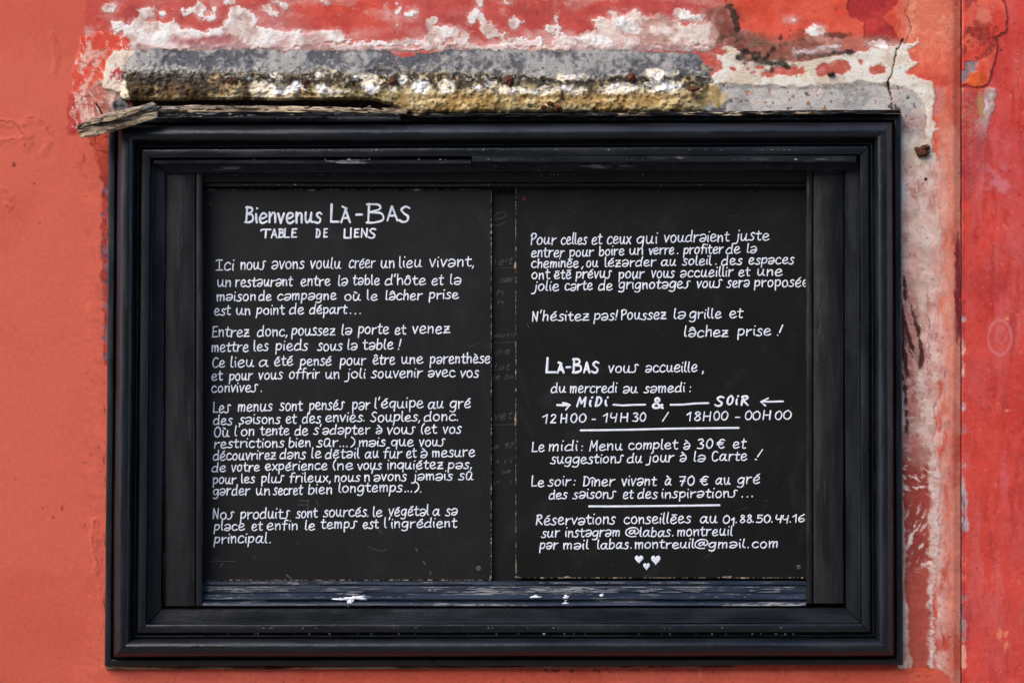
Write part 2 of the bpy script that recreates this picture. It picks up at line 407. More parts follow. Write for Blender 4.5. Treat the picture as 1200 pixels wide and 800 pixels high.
    p.over(sst(4, -4, ell(X, Y, 350, 46, 30, 4) + 3 * n6) * 0.45, (226, 170, 165))
    for (x, y, rx, ry, a) in ((131, 10, 7, 4, -.3), (174, 15, 7, 5.5, .2), (139, 32, 7, 7.5, 0), (222, 14, 12, 3, .1), (237, 14, 6, 9, 0), (248, 20, 7, 5, 0), (233, 4, 3, 8, 0), (268, 2, 7, 3, 0), (252, 13, 4, 4, 0),
                              (190, 18, 4, 4, 0), (345, 17, 4, 2, 0), (318, 14, 5, 2, .4), (332, 5, 7, 3, 0), (377, 2, 5, 3, 0), (455, 15, 4, 7, 0), (466, 18, 3, 9, 0), (482, 16, 7, 7, 0), (508, 24, 5, 4, 0), (452, 12, 3, 3, 0),
                              (556, 18, 8, 5, -.8), (563, 4, 2, 5, 0), (576, 40, 5, 9, 0), (565, 26, 3, 12, -.3), (605, 28, 6, 6, 0), (645, 37, 7, 5, 0), (523, 40, 17, 8, 0), (540, 50, 14, 6, 0), (588, 13, 3, 2, 0), (590, 42, 3, 3, 0),
                              (508, 50, 20, 6, 0), (440, 52, 50, 3.2, 0), (622, 52, 30, 8, 0), (660, 50, 16, 9, 0), (652, 38, 2, 9, 0), (600, 56, 30, 5, 0), (480, 49, 7, 3, 0), (690, 46, 14, 5, 0), (808, 20, 13, 8, 0.1), (590, 4, 5, 2, 0)):
        smear(ell(X, Y, x, y, rx, ry, a), 4.2, 0.0006, None, .8)
    big = sd_poly(X, Y, [(650, 60), (655, 50), (690, 42), (702, 36), (694, 24), (700, 21), (716, 24), (712, 14), (722, 12), (728, 20), (746, 10), (752, 22), (772, 18), (790, 26), (805, 30), (832, 28), (840, 40), (836, 56), (760, 54), (700, 62)])
    smear(big, 1.6, 0.0014, p.blend(n6 + 0.6 * n20, (206, 160, 146), (238, 220, 206), -0.4, 0.4))
    smear(ell(X, Y, 733, 30, 16, 8, 0.35), 1.5, 0.0012, lin((246, 238, 230)) + 0 * p.c)
    smear(ell(X, Y, 700, 50, 40, 7), 2.5, 0.0010)
    # --- thin plaster ribbon right above the ledge
    smear(np.abs(Y - 57 - 2 * n20) - 3.0 + 60 * (X < 150) + 60 * (X > 836), 1.2, 0.001, p.blend(n6 + .5 * n20, (190, 150, 145), (228, 208, 198)))
    # --- dirty edge under the ribbon
    # --- left halo patch
    halo = sd_poly(X, Y, [(82, 155), (84, 110), (87, 75), (97, 46), (106, 44), (120, 38), (131, 40), (147, 42), (160, 70), (160, 140), (110, 150)])
    p.over(sst(1.5, -1.5, halo + 3 * n6 + 1.5 * n2), p.blend(n6 + .4 * n20, (222, 74, 52), (234, 100, 76)), 0.0004, 0.2)
    p.over(sst(2, -2, sd_poly(X, Y, [(78, 158), (80, 110), (88, 112), (92, 130), (98, 158)]) + 2 * n6), (188, 60, 50))
    scr2 = np.abs(fbm(X + .5 * Y, Y, 16, 4, 61, 1.0, 1.0))
    p.over(sst(1.5, -1.5, sd_poly(X, Y, [(92, 100), (93, 70), (106, 50), (125, 50), (124, 70), (108, 96), (96, 110)]) + 5 * n20) * sst(0.42, 0.12, scr2) * 0.8, (232, 186, 168), 0.0003)
    p.over(sst(1.5, -1.5, sd_poly(X, Y, [(96, 150), (91, 120), (97, 108), (118, 92), (150, 95), (150, 145)]) + 4 * n20) * (0.55 + 0.45 * sst(-.2, .3, n6)), p.blend(fbm(X, Y, 14, 4, 62, 0.5, 1.5), (186, 140, 124), (226, 196, 180)), 0.0006, 0.3)
    p.over(sst(1.5, -1.5, sd_poly(X, Y, [(98, 150), (104, 132), (125, 114), (140, 110), (152, 115), (152, 145), (120, 150)]) + 3 * n20) * sst(-.2, .4, fbm(X, Y, 9, 3, 63, .6, 2)) * .7, (150, 108, 98), 0)
    hz = sst(2, -2, halo + 3 * n6)
    for a_, sd_, c_ in ((.8, 65, (238, 196, 178)), (-.6, 66, (150, 92, 78)), (1.4, 67, (236, 210, 196)), (.2, 68, (176, 60, 48))):
        ca, sa = math.cos(a_), math.sin(a_)
        sc_ = fbm(X * ca + Y * sa, -X * sa + Y * ca, 3.2, 3, sd_, 5.0, .55)
        p.over(hz * sst(.45, .75, sc_ + .25 * n6) * .75, c_, .0003)
    arc = sd_poly(X, Y, [(121, 103), (121, 88), (126, 72), (133, 62), (146, 58), (160, 60), (160, 112), (140, 110), (128, 106)])
    p.over(sst(1, -1, arc + 1.2 * n6), p.blend(n20 + .4 * n6, (226, 200, 178), (240, 226, 206)), 0.0028, 0.3)
    p.over(sst(1.2, 0.3, np.abs(arc + 1.2 * n6)) * 0.5, (120, 96, 84))
    p.over(sst(1, -1, arc) * sst(.12, .0, np.abs(fbm(X, Y, 16, 3, 69))) * .55, (140, 108, 90), -.0006)
    p.over(sst(1, -1, arc) * sst(.0, .5, fbm(X, Y, 10, 4, 70)) * .5, (206, 160, 140))
    p.over(sst(2, -2, ell(X, Y, 141, 90, 12, 9) + 3 * n6) * sst(-.3, .2, f + .5 * n2), (196, 74, 76))
    p.over(sst(2, -2, sd_poly(X, Y, [(130, 128), (134, 116), (150, 112), (152, 132)]) + 2 * n6), p.blend(n2, (52, 50, 48), (130, 128, 130)), 0.0008, 0.8)
    p.over(sst(1.2, .2, sd_line(X, Y + 1.5 * wob2, [(98, 118), (112, 112), (130, 110), (142, 113)])) * .6, (150, 104, 66))
    p.over(sst(150, 158, X) * sst(492, 480, X) * sst(108, 112, Y) * sst(137, 135, Y), p.blend(n2, (30, 24, 20), (70, 54, 44)), 0, 1)  # crevice under the ledge painted dark, standing in for its shade and debris
    # --- cream coat right of the ledge and down the corner
    cr = sd_poly(X, Y, [(832, 100), (838, 84), (840, 66), (852, 54), (864, 60), (876, 72), (905, 70), (940, 74), (972, 68), (1005, 62), (1030, 56), (1048, 54), (1064, 52), (1075, 48), (1076, 52), (1064, 62), (1070, 72), (1077, 74), (1066, 80), (1060, 86), (1076, 94), (1093, 98), (1094, 118), (1092, 140), (1098, 152), (1090, 166), (1098, 190), (1096, 230), (1101, 250), (1102, 280), (1100, 330), (1098, 360), (1096, 400), (1101, 420), (1096, 470), (1094, 520), (1100, 560), (1100, 640), (1092, 700), (1096, 782), (1040, 790), (1040, 110), (900, 140), (832, 140)])
    crm = sst(0.9, -0.9, cr + 2.2 * n6 + 1.0 * n2 + 1.5 * wob2)
    p.over(crm, p.blend(n20 + .5 * n6 + .3 * n2, (232, 214, 190), (252, 242, 226)), 0.0005, 0.8)
    # red islands in the cream
    for (x, y, rx, ry, a) in ((922, 84, 22, 6, 0), (898, 88, 12, 4, 0), (982, 80, 17, 8, .0), (965, 82, 9, 7, 0), (1027, 82, 9, 6, -.2), (1010, 74, 4, 3, 0), (838, 78, 8, 8, 0), (842, 60, 9, 4, .2), (859, 82, 2.4, 2, 0), (876, 81, 2.5, 2.5, 0), (890, 79, 7, 3, 0), (882, 85, 3, 3, 0)):
        p.over(sst(.9, -.9, ell(X, Y, x, y, rx, ry, a) + 1.8 * n6 + n2), p.blend(n6, (208, 96, 78), (222, 128, 108)), -0.0005, 0.7)
    p.over(sst(1, -1, ell(X, Y, 963, 83, 4.5, 3.5)), (214, 130, 130))
    # cream lip line over the grey concrete
    ylip = 99 + 2 * np.sin((X - 840) / 60.0) - 3.5 * sst(960, 1010, X) + 2.5 * sst(1010, 1038, X)
    inr = sst(838, 846, X)
    cx, cyy = 1044.0, 138.0
    darc = np.where(X > 1044, np.hypot(X - 1046, Y - 140) - 40, ylip - Y)
    darc = np.where((X > 1044) & (Y > 140), np.abs(X - 1046) - 40 + 0.10 * (Y - 140), darc)
    concrete = sst(0.8, -0.8, np.where(X > 1044, darc, -(Y - ylip)) + 0.9 * n6 + .4 * n2) * inr * sst(168, 150, Y + 8 * n20)
    p.over(sst(2.2, 0.8, np.abs(np.where(X > 1044, darc, -(Y - ylip)) + 1.5)) * inr * sst(150, 130, Y) * .85, p.blend(n6, (206, 184, 140), (236, 214, 176)), 0.001, .4)
    agg = fbm(X, Y, 7, 3, 71)
    p.over(concrete, p.blend(n20 + .6 * n6, (178, 176, 172), (214, 208, 200)), -0.0022, 1.0)
    p.over(concrete * sst(.5, .65, agg), (214, 208, 198)); p.over(concrete * sst(-.62, -.75, agg), (96, 92, 88), -0.0008)
    p.over(concrete * sst(.80, .88, fbm(X, Y, 6, 2, 72)), (180, 130, 86)); p.over(concrete * sst(.55, .66, fbm(X, Y, 10, 3, 73)) * .8, (226, 200, 186))
    p.over(concrete * sst(.9, -.9, ell(X, Y, 957, 108, 9, 8) + 2 * n6), (226, 208, 200), .0006)
    p.over(concrete * sst(1045, 1060, X) * sst(.1, .4, n20 + .6 * n2 + .4) * sst(120, 150, Y) * .7, (200, 150, 138))
    # dirt line beneath lip
    # yellowish mortar spill right at the end of the ledge
    sp = sd_poly(X, Y, [(830, 94), (838, 98), (842, 106), (852, 112), (856, 120), (846, 126), (834, 130), (822, 134), (818, 120), (824, 106)])
    p.over(sst(1, -1, sp + 2 * n6 + 1 * n2), p.blend(n6 + .4 * n2, (186, 158, 104), (220, 196, 150)), 0.002, .5)
    # pale edge on corner, pink patch
    p.over(sst(1.5, -1.5, sd_poly(X, Y, [(1093, 102), (1110, 104), (1108, 118), (1102, 134), (1093, 138)]) + 1.5 * n6) * .75, (208, 128, 116))
    # --- vertical pale band beside the frame: pink dust over the cream
    vb = sst(1056, 1060, X) * sst(1102, 1096, X + 2 * wob2)
    pk = fbm(X, Y, 20, 4, 81, .8, 1.6)
    p.over(vb * sst(165, 215, Y + 10 * n20) * crm * (0.32 + 0.5 * sst(-.4, .4, pk + .5 * f)), p.blend(n6 + .7 * f, (198, 116, 108), (236, 182, 168)), 0, .6)
    p.over(vb * crm * sst(290, 360, Y + 10 * n20) * sst(1080, 1072, X + 3 * wob2) * (0.35 + 0.5 * sst(-.4, .4, n6 + .6 * f)), p.blend(n2, (170, 88, 80), (196, 122, 110)))
    p.over(sst(1084, 1094, X + 3 * wob2) * sst(1122, 1098, X + 6 * n6) * sst(130, 200, Y) * sst(-.35, .45, fbm(X, Y, 9, 4, 84, .6, 2.2) + .3) * .9, p.blend(n6, (226, 164, 150), (238, 200, 186)), .0002)
    p.over(strip * sst(-.1, .5, fbm(X, Y, 12, 4, 85, .5, 4)) * .35, (238, 156, 130))
    # brick red lower
    low = crm * sst(500, 545, Y + 26 * n20) * sst(1092, 1086, X + 3 * wob2 + 2 * n2)
    p.over(low, p.blend(n20 + .3 * n6, (164, 66, 54), (188, 84, 68)), 0, .3)
    # feathered pale brush marks: short slanted strokes
    fe = fbm(X + 0.9 * Y, Y - 0.35 * X, 4.2, 2, 91, 2.6, 0.8)
    zone = crm * sst(500, 530, Y) * (sst(1085, 1092, X + 2 * wob2) + sst(.2, .6, fbm(X, Y, 30, 3, 92)) * sst(700, 640, Y) * 1.0 + sst(1070, 1060, X) * .6 * sst(680, 600, Y))
    p.over(np.clip(zone, 0, 1) * sst(.28, .5, fe + .12), (236, 206, 194), 0.0004)
    fe2 = fbm(X * .7 - Y * .9, Y * .5 + X * .9, 4.5, 2, 93, 4.0, .6)
    p.over(crm * sst(22, 6, np.hypot((X - 1072) / 1.0, (Y - 628) / 2.4)) * sst(.15, .45, fe2), (242, 222, 208), 0.0004)
    # ragged pale rim touching the frame near the bottom
    p.over(sst(1, -1, sd_poly(X, Y, [(1050, 560), (1059, 560), (1060, 650), (1059, 690), (1065, 716), (1063, 760), (1068, 772), (1066, 785), (1050, 785)]) + 2 * n6), p.blend(n6, (206, 160, 138), (236, 206, 184)), .0008)
    # dark brown scribbled brush strokes
    sc = fbm(X * .6 + Y * .55, Y * .25 - X * .9, 4.5, 2, 101, 5.0, .75)
    bz = sd_poly(X, Y, [(1054, 345), (1062, 348), (1068, 362), (1078, 385), (1081, 410), (1078, 436), (1066, 440), (1056, 446)]) + 2 * n6
    p.over(sst(2, -2, bz) * sst(-.05, .22, sc + .25 * sst(1070, 1060, X)) , (84, 44, 40), .0003)
    p.over(sst(1.2, -1.2, ell(X, Y, 1078, 424, 3.0, 12, .15) + 1.5 * n2), (88, 42, 40))
    for (x, y, ry) in ((1059, 330, 5), (1060, 345, 7), (1060, 455, 6), (1061, 470, 5), (1061, 485, 6), (1062, 500, 8), (1058, 376, 14), (1058, 400, 16)):
        p.over(sst(1, -.6, ell(X, Y, x, y, 2.0, ry) + 1.0 * n2), (84, 48, 44))
    p.over(sst(1.1, .2, np.abs(X - 1087 - 1.5 * wob2)) * sst(330, 345, Y) * sst(470, 430, Y) * sst(-.4, 0, n6) * .7, (150, 90, 100))
    # --- mould
    def mould(d, warp=3, op=.9, col=None):
        m = sst(1.4, -1.4, d + warp * n6 + 2.2 * n2) * op
        p.over(m, p.blend(n2, (34, 28, 24), (66, 52, 42)) if col is None else col, 0.0002, 1)
    mould(sd_line(X, Y, [(853, 6), (860, 20), (864, 34)]) - 3); mould(sd_line(X, Y, [(864, 36), (862, 48)]) - 2.2)
    mould(ell(X, Y, 870, 67, 5, 4)); mould(ell(X, Y, 893, 72, 15, 4, .15), 2.5); mould(ell(X, Y, 918, 75, 10, 4.5)); mould(ell(X, Y, 897, 82, 3, 4)); mould(ell(X, Y, 883, 66, 3, 3))
    for (x_, y_) in ((872, 62), (882, 70), (888, 66), (897, 70), (906, 74), (912, 78), (921, 71), (866, 66), (903, 80), (924, 78), (874, 74)): mould(ell(X, Y, x_, y_, 3.5, 3), 2.5, .85)
    mould(sd_line(X, Y, [(900, 64), (908, 54), (914, 44)]) - 1.6, 2, .8); mould(ell(X, Y, 980, 41, 14, 4.0, .1), 2, .75, lin((78, 38, 32)) + 0 * p.c)
    mould(sd_line(X, Y, [(930, 66), (950, 64), (972, 64), (998, 60)]) - 2.6, 1.8, .8, p.blend(n2, (60, 44, 40), (112, 88, 82))); mould(sd_line(X, Y, [(975, 64), (996, 60)]) - 2, 1.5, .8)
    mould(sd_line(X, Y, [(840, 46), (856, 42), (866, 46)]) - 2, 2.5, .55); mould(sd_line(X, Y, [(925, 44), (926, 36)]) - 1, 1.5, .5)
    p.over(sst(8, -2, ell(X, Y, 884, 58, 22, 14) + 6 * n20) * sst(-.1, .5, n2 + n6) * .6, (98, 88, 64))
    smear(ell(X, Y, 957, 36, 9, 6) , 2.6, .0015); smear(ell(X, Y, 927, 24, 6, 3), 1, .001); smear(ell(X, Y, 1030, 54, 13, 3.5, .15), 1.6, .001)
    smear(sd_line(X, Y, [(930, 62), (955, 60), (985, 56)]) - 1.4, 1.4, .002, p.blend(n2, (180, 160, 156), (230, 214, 208)))
    # black crack through the cream
    d = sd_line(X + .9 * wob2, Y, [(1058, 47), (1051, 56), (1048, 72), (1045, 86), (1041, 96), (1043, 106), (1045, 118), (1047, 130)])
    p.over(sst(1.5, .5, d + .25 - .7 * sst(90, 98, Y) * sst(112, 104, Y)), (30, 24, 20), -0.0025)
    p.over(sst(6, 1, np.hypot((X - 1058) / 1.2, Y - 50)) * sst(-.2, .3, n2) * .6, (60, 54, 40))
    # --- damaged strip left of the frame
    ex = 119.0 - 12 * sst(200, 160, Y) + 3.0 * sst(300, 420, Y) + 60 * sst(425, 455, Y)
    ds = sst(1, -1, ex - X + 2.2 * wob2 + 1.0 * n2) * sst(150, 158, Y) * sst(128, 127, X)
    p.over(ds, p.blend(n6, (150, 44, 38), (186, 66, 52)), -0.0006, .3)
    p.over(ds * sst(.1, .4, fbm(X, Y, 6, 3, 111)) * sst(200, 230, Y) * .8, p.blend(n2, (70, 72, 96), (112, 104, 124)))
    up = sst(2, -2, sd_poly(X, Y, [(104, 160), (128, 155), (128, 205), (118, 195), (110, 182)]) + 4 * n6)
    p.over(up, p.blend(n6, (176, 62, 36), (206, 78, 54)), .0004)
    p.over(up * sst(.16, .02, np.abs(fbm(X, Y, 14, 3, 112))) * .8, (84, 32, 20), -0.0008)
    p.over(sst(.13, .03, np.abs(fbm(X, Y, 22, 3, 113))) * sst(24, 0, np.hypot(X - 105, (Y - 190) / 1.4)) * .6, (150, 54, 40), -.0006)
    p.over(sst(2, 0, np.abs(X - 123 - wob2)) * sst(455, 470, Y) * sst(780, 770, Y) * sst(.0, .5, n6) * .8, (60, 34, 34))
    p.over(sst(5, 0, np.hypot((X - 116), (Y - 636) / 3)) * sst(-.2, .3, n6) * .5, (176, 74, 58), .0005)
    # --- salmon coat brushed under the case, ending in a rounded corner
    bt = sd_poly(X, Y, [(-2600, 781), (118, 781), (118, 781), (1094, 782), (1104, 785), (1111, 790), (1114, 800), (1114, 2600), (-2600, 2600)]) + .8 * wob2 + .5 * n2
    bm_ = sst(1, -1, bt)
    p.over(bm_ * sst(770, 780, Y) * sst(60, 130, X + 8 * n20), p.blend(n80 + .5 * n20, (212, 90, 66), (216, 98, 76)), 0.0006, 0)
    p.over(bm_ * sst(110, 130, X) * sst(779, 781, Y) * sst(787, 782, Y + 3 * n6) * .6, (222, 84, 52))
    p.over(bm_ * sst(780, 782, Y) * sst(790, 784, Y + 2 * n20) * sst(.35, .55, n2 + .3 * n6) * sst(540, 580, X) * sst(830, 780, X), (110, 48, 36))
    for xx in (375, 820, 916):
        p.over(bm_ * sst(1.2, 0, np.abs(X - xx - 1.5 * n6)) * sst(800, 784, Y) * .5, (236, 160, 136))
    vary = 1 + (.09 * fbm(X, Y, 11, 4, 130, 2.2, .6) + .06 * fbm(X, Y, 24, 4, 131) + .06 * n2) * sst(94, 104, X) + .015 * n2 * (1 - sst(94, 104, X))
    p.c = np.clip(p.c * vary[..., None], 0, .95)
    p.over(sst(1125.0, 1126.0, p.X) * sst(-.5, .1, n20 + .4 * n6) * .8, p.blend(n6, (150, 98, 80), (206, 150, 130)), 0, .5)
    # dust and pinholes everywhere
    p.over(sst(.94, 1.02, fbm(X, Y, 2.8, 2, 121)) * .5 * (1 - sst(100, 95, X) * .8), (90, 46, 38), -.0002)

def paint_right(p):
    X, Y = roughen(p.X, p.Y, 950); n2, n6, n20, n80, f = p.n2, p.n6, p.n20, p.n80, p.f
    wob = fbm(X, Y, 26, 4, 231); wob2 = fbm(X, Y, 9, 3, 232)
    p.c = p.blend(n80 + .4 * n20, (198, 54, 46), (214, 72, 60), -.5, .5)
    cloud = fbm(X, Y, 60, 5, 233, .8, 1.5)
    p.over(sst(-.1, .5, cloud) * .45, (208, 86, 84)); p.over(sst(-.2, -.8, cloud) * .5, (208, 66, 46)); p.over(sst(.2, .7, fbm(X, Y, 26, 4, 236, .5, 3)) * .3, (214, 112, 108)); p.over(sst(.25, .7, fbm(X, Y, 22, 4, 237, .5, 3)) * .45, (170, 40, 40))
    p.over(sst(.025, .0, np.abs(cloud - .22)) * .25, (160, 40, 40)); p.over(sst(.025, .0, np.abs(cloud + .2)) * .25, (170, 44, 36))
    p.h += .0003 * n20 + .0002 * n6
    # old orange flake
    fl = sd_poly(X, Y, [(1120, -300), (1172, -300), (1176, 0), (1180, 22), (1179, 38), (1168, 44), (1170, 54), (1166, 72), (1160, 94), (1152, 102), (1142, 102), (1134, 100), (1120, 102)]) + 1.2 * wob2 + .5 * n2
    m = sst(.8, -.8, fl)
    p.over(m, p.blend(n20 + .3 * n6, (216, 66, 50), (236, 104, 78)), .0018, .3)
    p.over(sst(2, .5, np.abs(fl - 1.2)) * .6, (110, 28, 26))
    p.over(m * sst(3, -3, ell(X, Y, 1146, 46, 19, 24) + 7 * n20) * sst(-.35, .2, n6 + .4 * n2), p.blend(n2, (150, 40, 30), (186, 60, 46)), -.0008, .8)
    p.over(m * sst(3, -3, ell(X, Y, 1140, 8, 9, 18) + 6 * n20) * sst(-.2, .3, n6) * .8, (150, 52, 48), -.0006)
    p.over(m * sst(3, -3, ell(X, Y, 1152, 18, 8, 10) + 4 * n20) * .6, (238, 140, 112))
    p.over(sst(.8, -.8, sd_poly(X, Y, [(1132, 72), (1146, 71), (1146, 84), (1140, 86), (1134, 96), (1128, 95), (1128, 84), (1132, 83)]) + .8 * n6), p.blend(n6, (134, 112, 118), (166, 140, 140)), -.001)
    p.over(sst(1, -1, ell(X, Y, 1145, 93, 11, 8) + 1.5 * n6), p.blend(n6, (204, 72, 20), (222, 96, 36)))
    # below flake: rough pink/yellow lichen patch
    z = sst(4, -4, sd_poly(X, Y, [(1126, 106), (1158, 106), (1160, 130), (1150, 190), (1140, 230), (1126, 240)]) + 6 * n20)
    p.over(z * .75, p.blend(n6, (188, 64, 66), (208, 92, 90)), 0, .9)
    p.over(z * sst(.2, .5, f + .3 * n20) * sst(190, 120, Y) * .7, (190, 150, 80))
    p.over(sst(2, -2, ell(X, Y, 1159, 122, 6, 20, .2) + 4 * n6), p.blend(n6, (186, 150, 146), (226, 206, 200)), .0004, .5)
    p.over(sst(2, -2, ell(X, Y, 1150, 124, 4, 13) + 3 * n6) * .7, (176, 160, 96))
    p.over(sst(4, -3, ell(X, Y, 1150, 148, 6, 10) + 4 * n6) * .5, (214, 150, 150))
    p.over(sst(8, -8, ell(X, Y, 1168, 218, 14, 22) + 8 * n20) * sst(-.1, .5, n6) * .6, (216, 130, 138))
    for (x, y, rx, ry) in ((1177, 560, 5, 22), (1180, 175, 5, 10)):
        p.over(sst(3, -3, ell(X, Y, x, y, rx, ry) + 3 * n6) * .5, (214, 104, 112))
    # ring mark
    X0, Y0 = X, Y; X, Y = p.X, p.Y
    d = np.abs(np.hypot((X - 1172) / 13.5, (Y - 395) / 20) - 1) * 14
    p.over(sst(2.2, .4, d + .8 * n6) * .55, (222, 132, 130)); p.over(sst(2, .4, np.abs(np.hypot((X - 1174) / 6, (Y - 393) / 9) - 1) * 6 + n6) * .4, (216, 116, 112))
    X, Y = X0, Y0
    # worn lighter edge chips along the seam
    e = X - 1128.5
    for (y, ry, rx, c_) in ((590, 24, 4.5, (176, 164, 166)), (612, 10, 4.5, (180, 170, 172)), (545, 4, 3, (186, 160, 156)), (700, 4, 4, (170, 130, 130)), (732, 20, 3, (160, 128, 128)), (768, 14, 3, (214, 150, 130)), (475, 5, 2.5, (180, 176, 180)), (415, 14, 1.8, (226, 170, 150)), (437, 8, 1.5, (226, 170, 150)), (374, 3, 2, (190, 170, 170)), (504, 5, 2, (160, 140, 150)), (655, 16, 2.4, (230, 120, 90)), (676, 5, 2.5, (230, 130, 100))):
        p.over(sst(.9, -.9, ell(X, Y, 1129.5, y, rx, ry) + 1.8 * n6 + .8 * n2), c_, -.0006)
    p.over(sst(3.2, .5, np.abs(e - 1) + 1.2 * n6) * sst(.0, .4, n20 + .4 * n6) * .7, (150, 40, 52))
    for (x, y, rx, ry) in ((1172, 744, 2.5, 8), (1179, 755, 2.5, 7), (1180, 742, 1.5, 3), (1195, 682, 1.6, 2), (1180, 373, 2, 2), (1180, 480, 1.5, 1.5)):
        p.over(sst(.8, -.8, ell(X, Y, x, y, rx, ry) + 1.6 * n2), (236, 128, 96), .0002)
    for (x, y, r) in ((1174, 59, 1.8), (1183, 200, 1), (1158, 457, 1.4), (1196, 230, 1)):
        p.over(sst(r + .6, r - .6, np.hypot(X - x, Y - y)), (120, 30, 34), -.0004)
    vary = 1 + .07 * fbm(X, Y, 12, 4, 234, 1, 2) + .06 * fbm(X, Y, 30, 4, 235) + .04 * n2
    p.c = np.clip(p.c * vary[..., None], 0, .95)
    # shallow arcs from a float
    p.over(sst(1.3, .2, np.abs(np.hypot(X - 1160, Y - 134) - 36) + .8 * n6) * (X > 1172) * sst(140, 120, Y) * .35, (150, 40, 40))
    p.over(sst(.95, 1.05, fbm(X, Y, 3.0, 2, 221)) * .5, (236, 130, 110))
    p.over(sst(.95, 1.05, fbm(X, Y, 3.0, 2, 222)) * .5, (110, 26, 28), -.0003)

wall = thing('plastered_wall', 'salmon rendered wall around the black case, paint peeling to white plaster above it', 'wall', (0, 0.1, 0))
side = thing('side_wall', 'strip of bright red plaster wall at the right edge, beyond the upright seam', 'wall', (P(1200, 400)[0], 0.1, 0))

xs = axis_coords(-24, SEAM - dn, -2400, SEAM); xs = xs[xs <= SEAM - 0.3]; xs = np.append(xs, [SEAM - 0.2, SEAM])
ys = axis_coords(-24, 824, -1200, 1690)
GX, GY = np.meshgrid(xs, ys)
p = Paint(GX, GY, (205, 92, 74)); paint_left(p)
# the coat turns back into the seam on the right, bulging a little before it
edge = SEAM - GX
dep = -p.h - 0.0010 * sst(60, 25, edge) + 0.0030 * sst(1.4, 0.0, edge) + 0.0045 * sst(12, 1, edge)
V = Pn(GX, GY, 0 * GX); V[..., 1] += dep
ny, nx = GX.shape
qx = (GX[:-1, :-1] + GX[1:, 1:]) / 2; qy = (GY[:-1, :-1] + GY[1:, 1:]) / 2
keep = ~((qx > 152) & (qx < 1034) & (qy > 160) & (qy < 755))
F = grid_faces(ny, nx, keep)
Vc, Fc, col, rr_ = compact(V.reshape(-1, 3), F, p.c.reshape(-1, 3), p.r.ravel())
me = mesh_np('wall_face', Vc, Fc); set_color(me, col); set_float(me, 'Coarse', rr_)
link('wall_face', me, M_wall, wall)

xs2 = np.concatenate([[1127.6, 1127.9, 1128.4, 1129], np.arange(1130, 1226, dn), 1226 + (np.linspace(0, 1, 24)[1:]) ** 2.2 * 2100])
GX, GY = np.meshgrid(xs2, ys)
p = Paint(GX, GY, (200, 62, 56)); paint_right(p)
dep = -p.h + 0.003 + 0.0025 * sst(1.0, 0, GX - 1127.6)
V = Pn(GX, GY, 0 * GX); V[..., 1] += dep
me = mesh_np('wall_face', V.reshape(-1, 3), grid_faces(*GX.shape)); set_color(me, p.c); set_float(me, 'Coarse', p.r)
link('wall_face', me, M_wall, side)
xl, xr = P(-2400, 400)[0], P(1128.2 + 2200, 400)[0]; xs_ = P(SEAM + .6, 400)[0]
zt = 3.9
link('wall_core', box_mesh('wall_core', (xl, 0.034, 0), (xs_ - .0002, 0.34, zt)), M_core, wall)
link('wall_core', box_mesh('wall_core', (xs_ + .0002, 0.03, 0), (xr, 0.34, zt)), M_core, side)

def blob_mesh(name, c, r, seed=0, amp=.3, sub=2):
    bm = bmesh.new(); bmesh.ops.create_icosphere(bm, subdivisions=sub, radius=1)
    rnd = random.Random(seed)
    off = Vector((rnd.random() * 9, rnd.random() * 9, rnd.random() * 9))
    from mathutils import noise as mn
    for v in bm.verts:
        k = 1 + amp * mn.noise(v.co * 1.7 + off); v.co = Vector([c[i] + v.co[i] * r[i] * k for i in range(3)])
    me = bpy.data.meshes.new(name); bm.to_mesh(me); bm.free()
    me.polygons.foreach_set('use_smooth', [True] * len(me.polygons)); return me
def pblob(name, px, py, y, rx, ry, rz, mat, parent, seed=0, amp=.3, sub=2):
    return link(name, blob_mesh(name, P(px, py, y), (rx * S, ry, rz * S), seed, amp, sub), mat, parent)
pblob('rusty_plug', 1081, 178, -.003, 7.5, .006, 6, M_rust, wall, 3, .9, 3)
pblob('rusty_plug', 1086, 172.5, -.005, 4, .004, 3, M_rust, wall, 5, .7, 3)
pblob('rusty_plug', 973, 87, -.003, 5, .005, 3, M_rust, wall, 8, .5)
pblob('rusty_plug', 1084.5, 210, -.001, 2, .002, 2, M_rust, wall, 9, .5)

# ------------------------------------------------------------------ mossy mortar ledge over the case
ledge = thing('mortar_ledge', 'mossy grey and cream stub of broken mortar ledge above the display case, with rusty stubs', 'ledge', P(490, 118, -.01))
lx = np.arange(142, 858, 1.0); lt = np.linspace(0, 1, 112)
TX, TT = np.meshgrid(lx, lt)
yt = 58.5 + 3.0 * fbm(TX, 0 * TX, 60, 3, 301) + 2.2 * fbm(TX, 0 * TX, 9, 3, 302) + 3 * sst(160, 144, TX) + 9 * sst(800, 850, TX)
yb = 120 + 15.5 * sst(430, 492, TX) + 1.0 * fbm(TX, 0 * TX, 30, 3, 303) - 1.0 * sst(790, 850, TX) - 3 * sst(150, 142, TX)
TY = yt + (yb - yt) * TT
prof_t = [0, .04, .12, .24, .36, .46, .56, .68, .82, .91, .965, 1.0]
prof_d = [0, 4, 7, 11, 15.5, 19.5, 22.5, 25, 27, 26, 20, 1]
dep = np.interp(TT, prof_t, prof_d) * .001
endl = sst(142, 156, TX + 2 * fbm(TX, TY, 20, 3, 304)) ** .6; endr = sst(852, 778, TX + 16 * fbm(TX, TY, 26, 4, 305)) ** .9
LX = TX + 4 * fbm(TX * 0, TY, 30, 2, 306) * sst(160, 142, TX)
n2 = fbm(TX, TY, 5, 3, 311); n6 = fbm(TX, TY, 13, 4, 312); n20 = fbm(TX, TY, 42, 4, 313); nf = fbm(TX, TY, 2.6, 2, 314)
low = sst(.25, .5, TT)
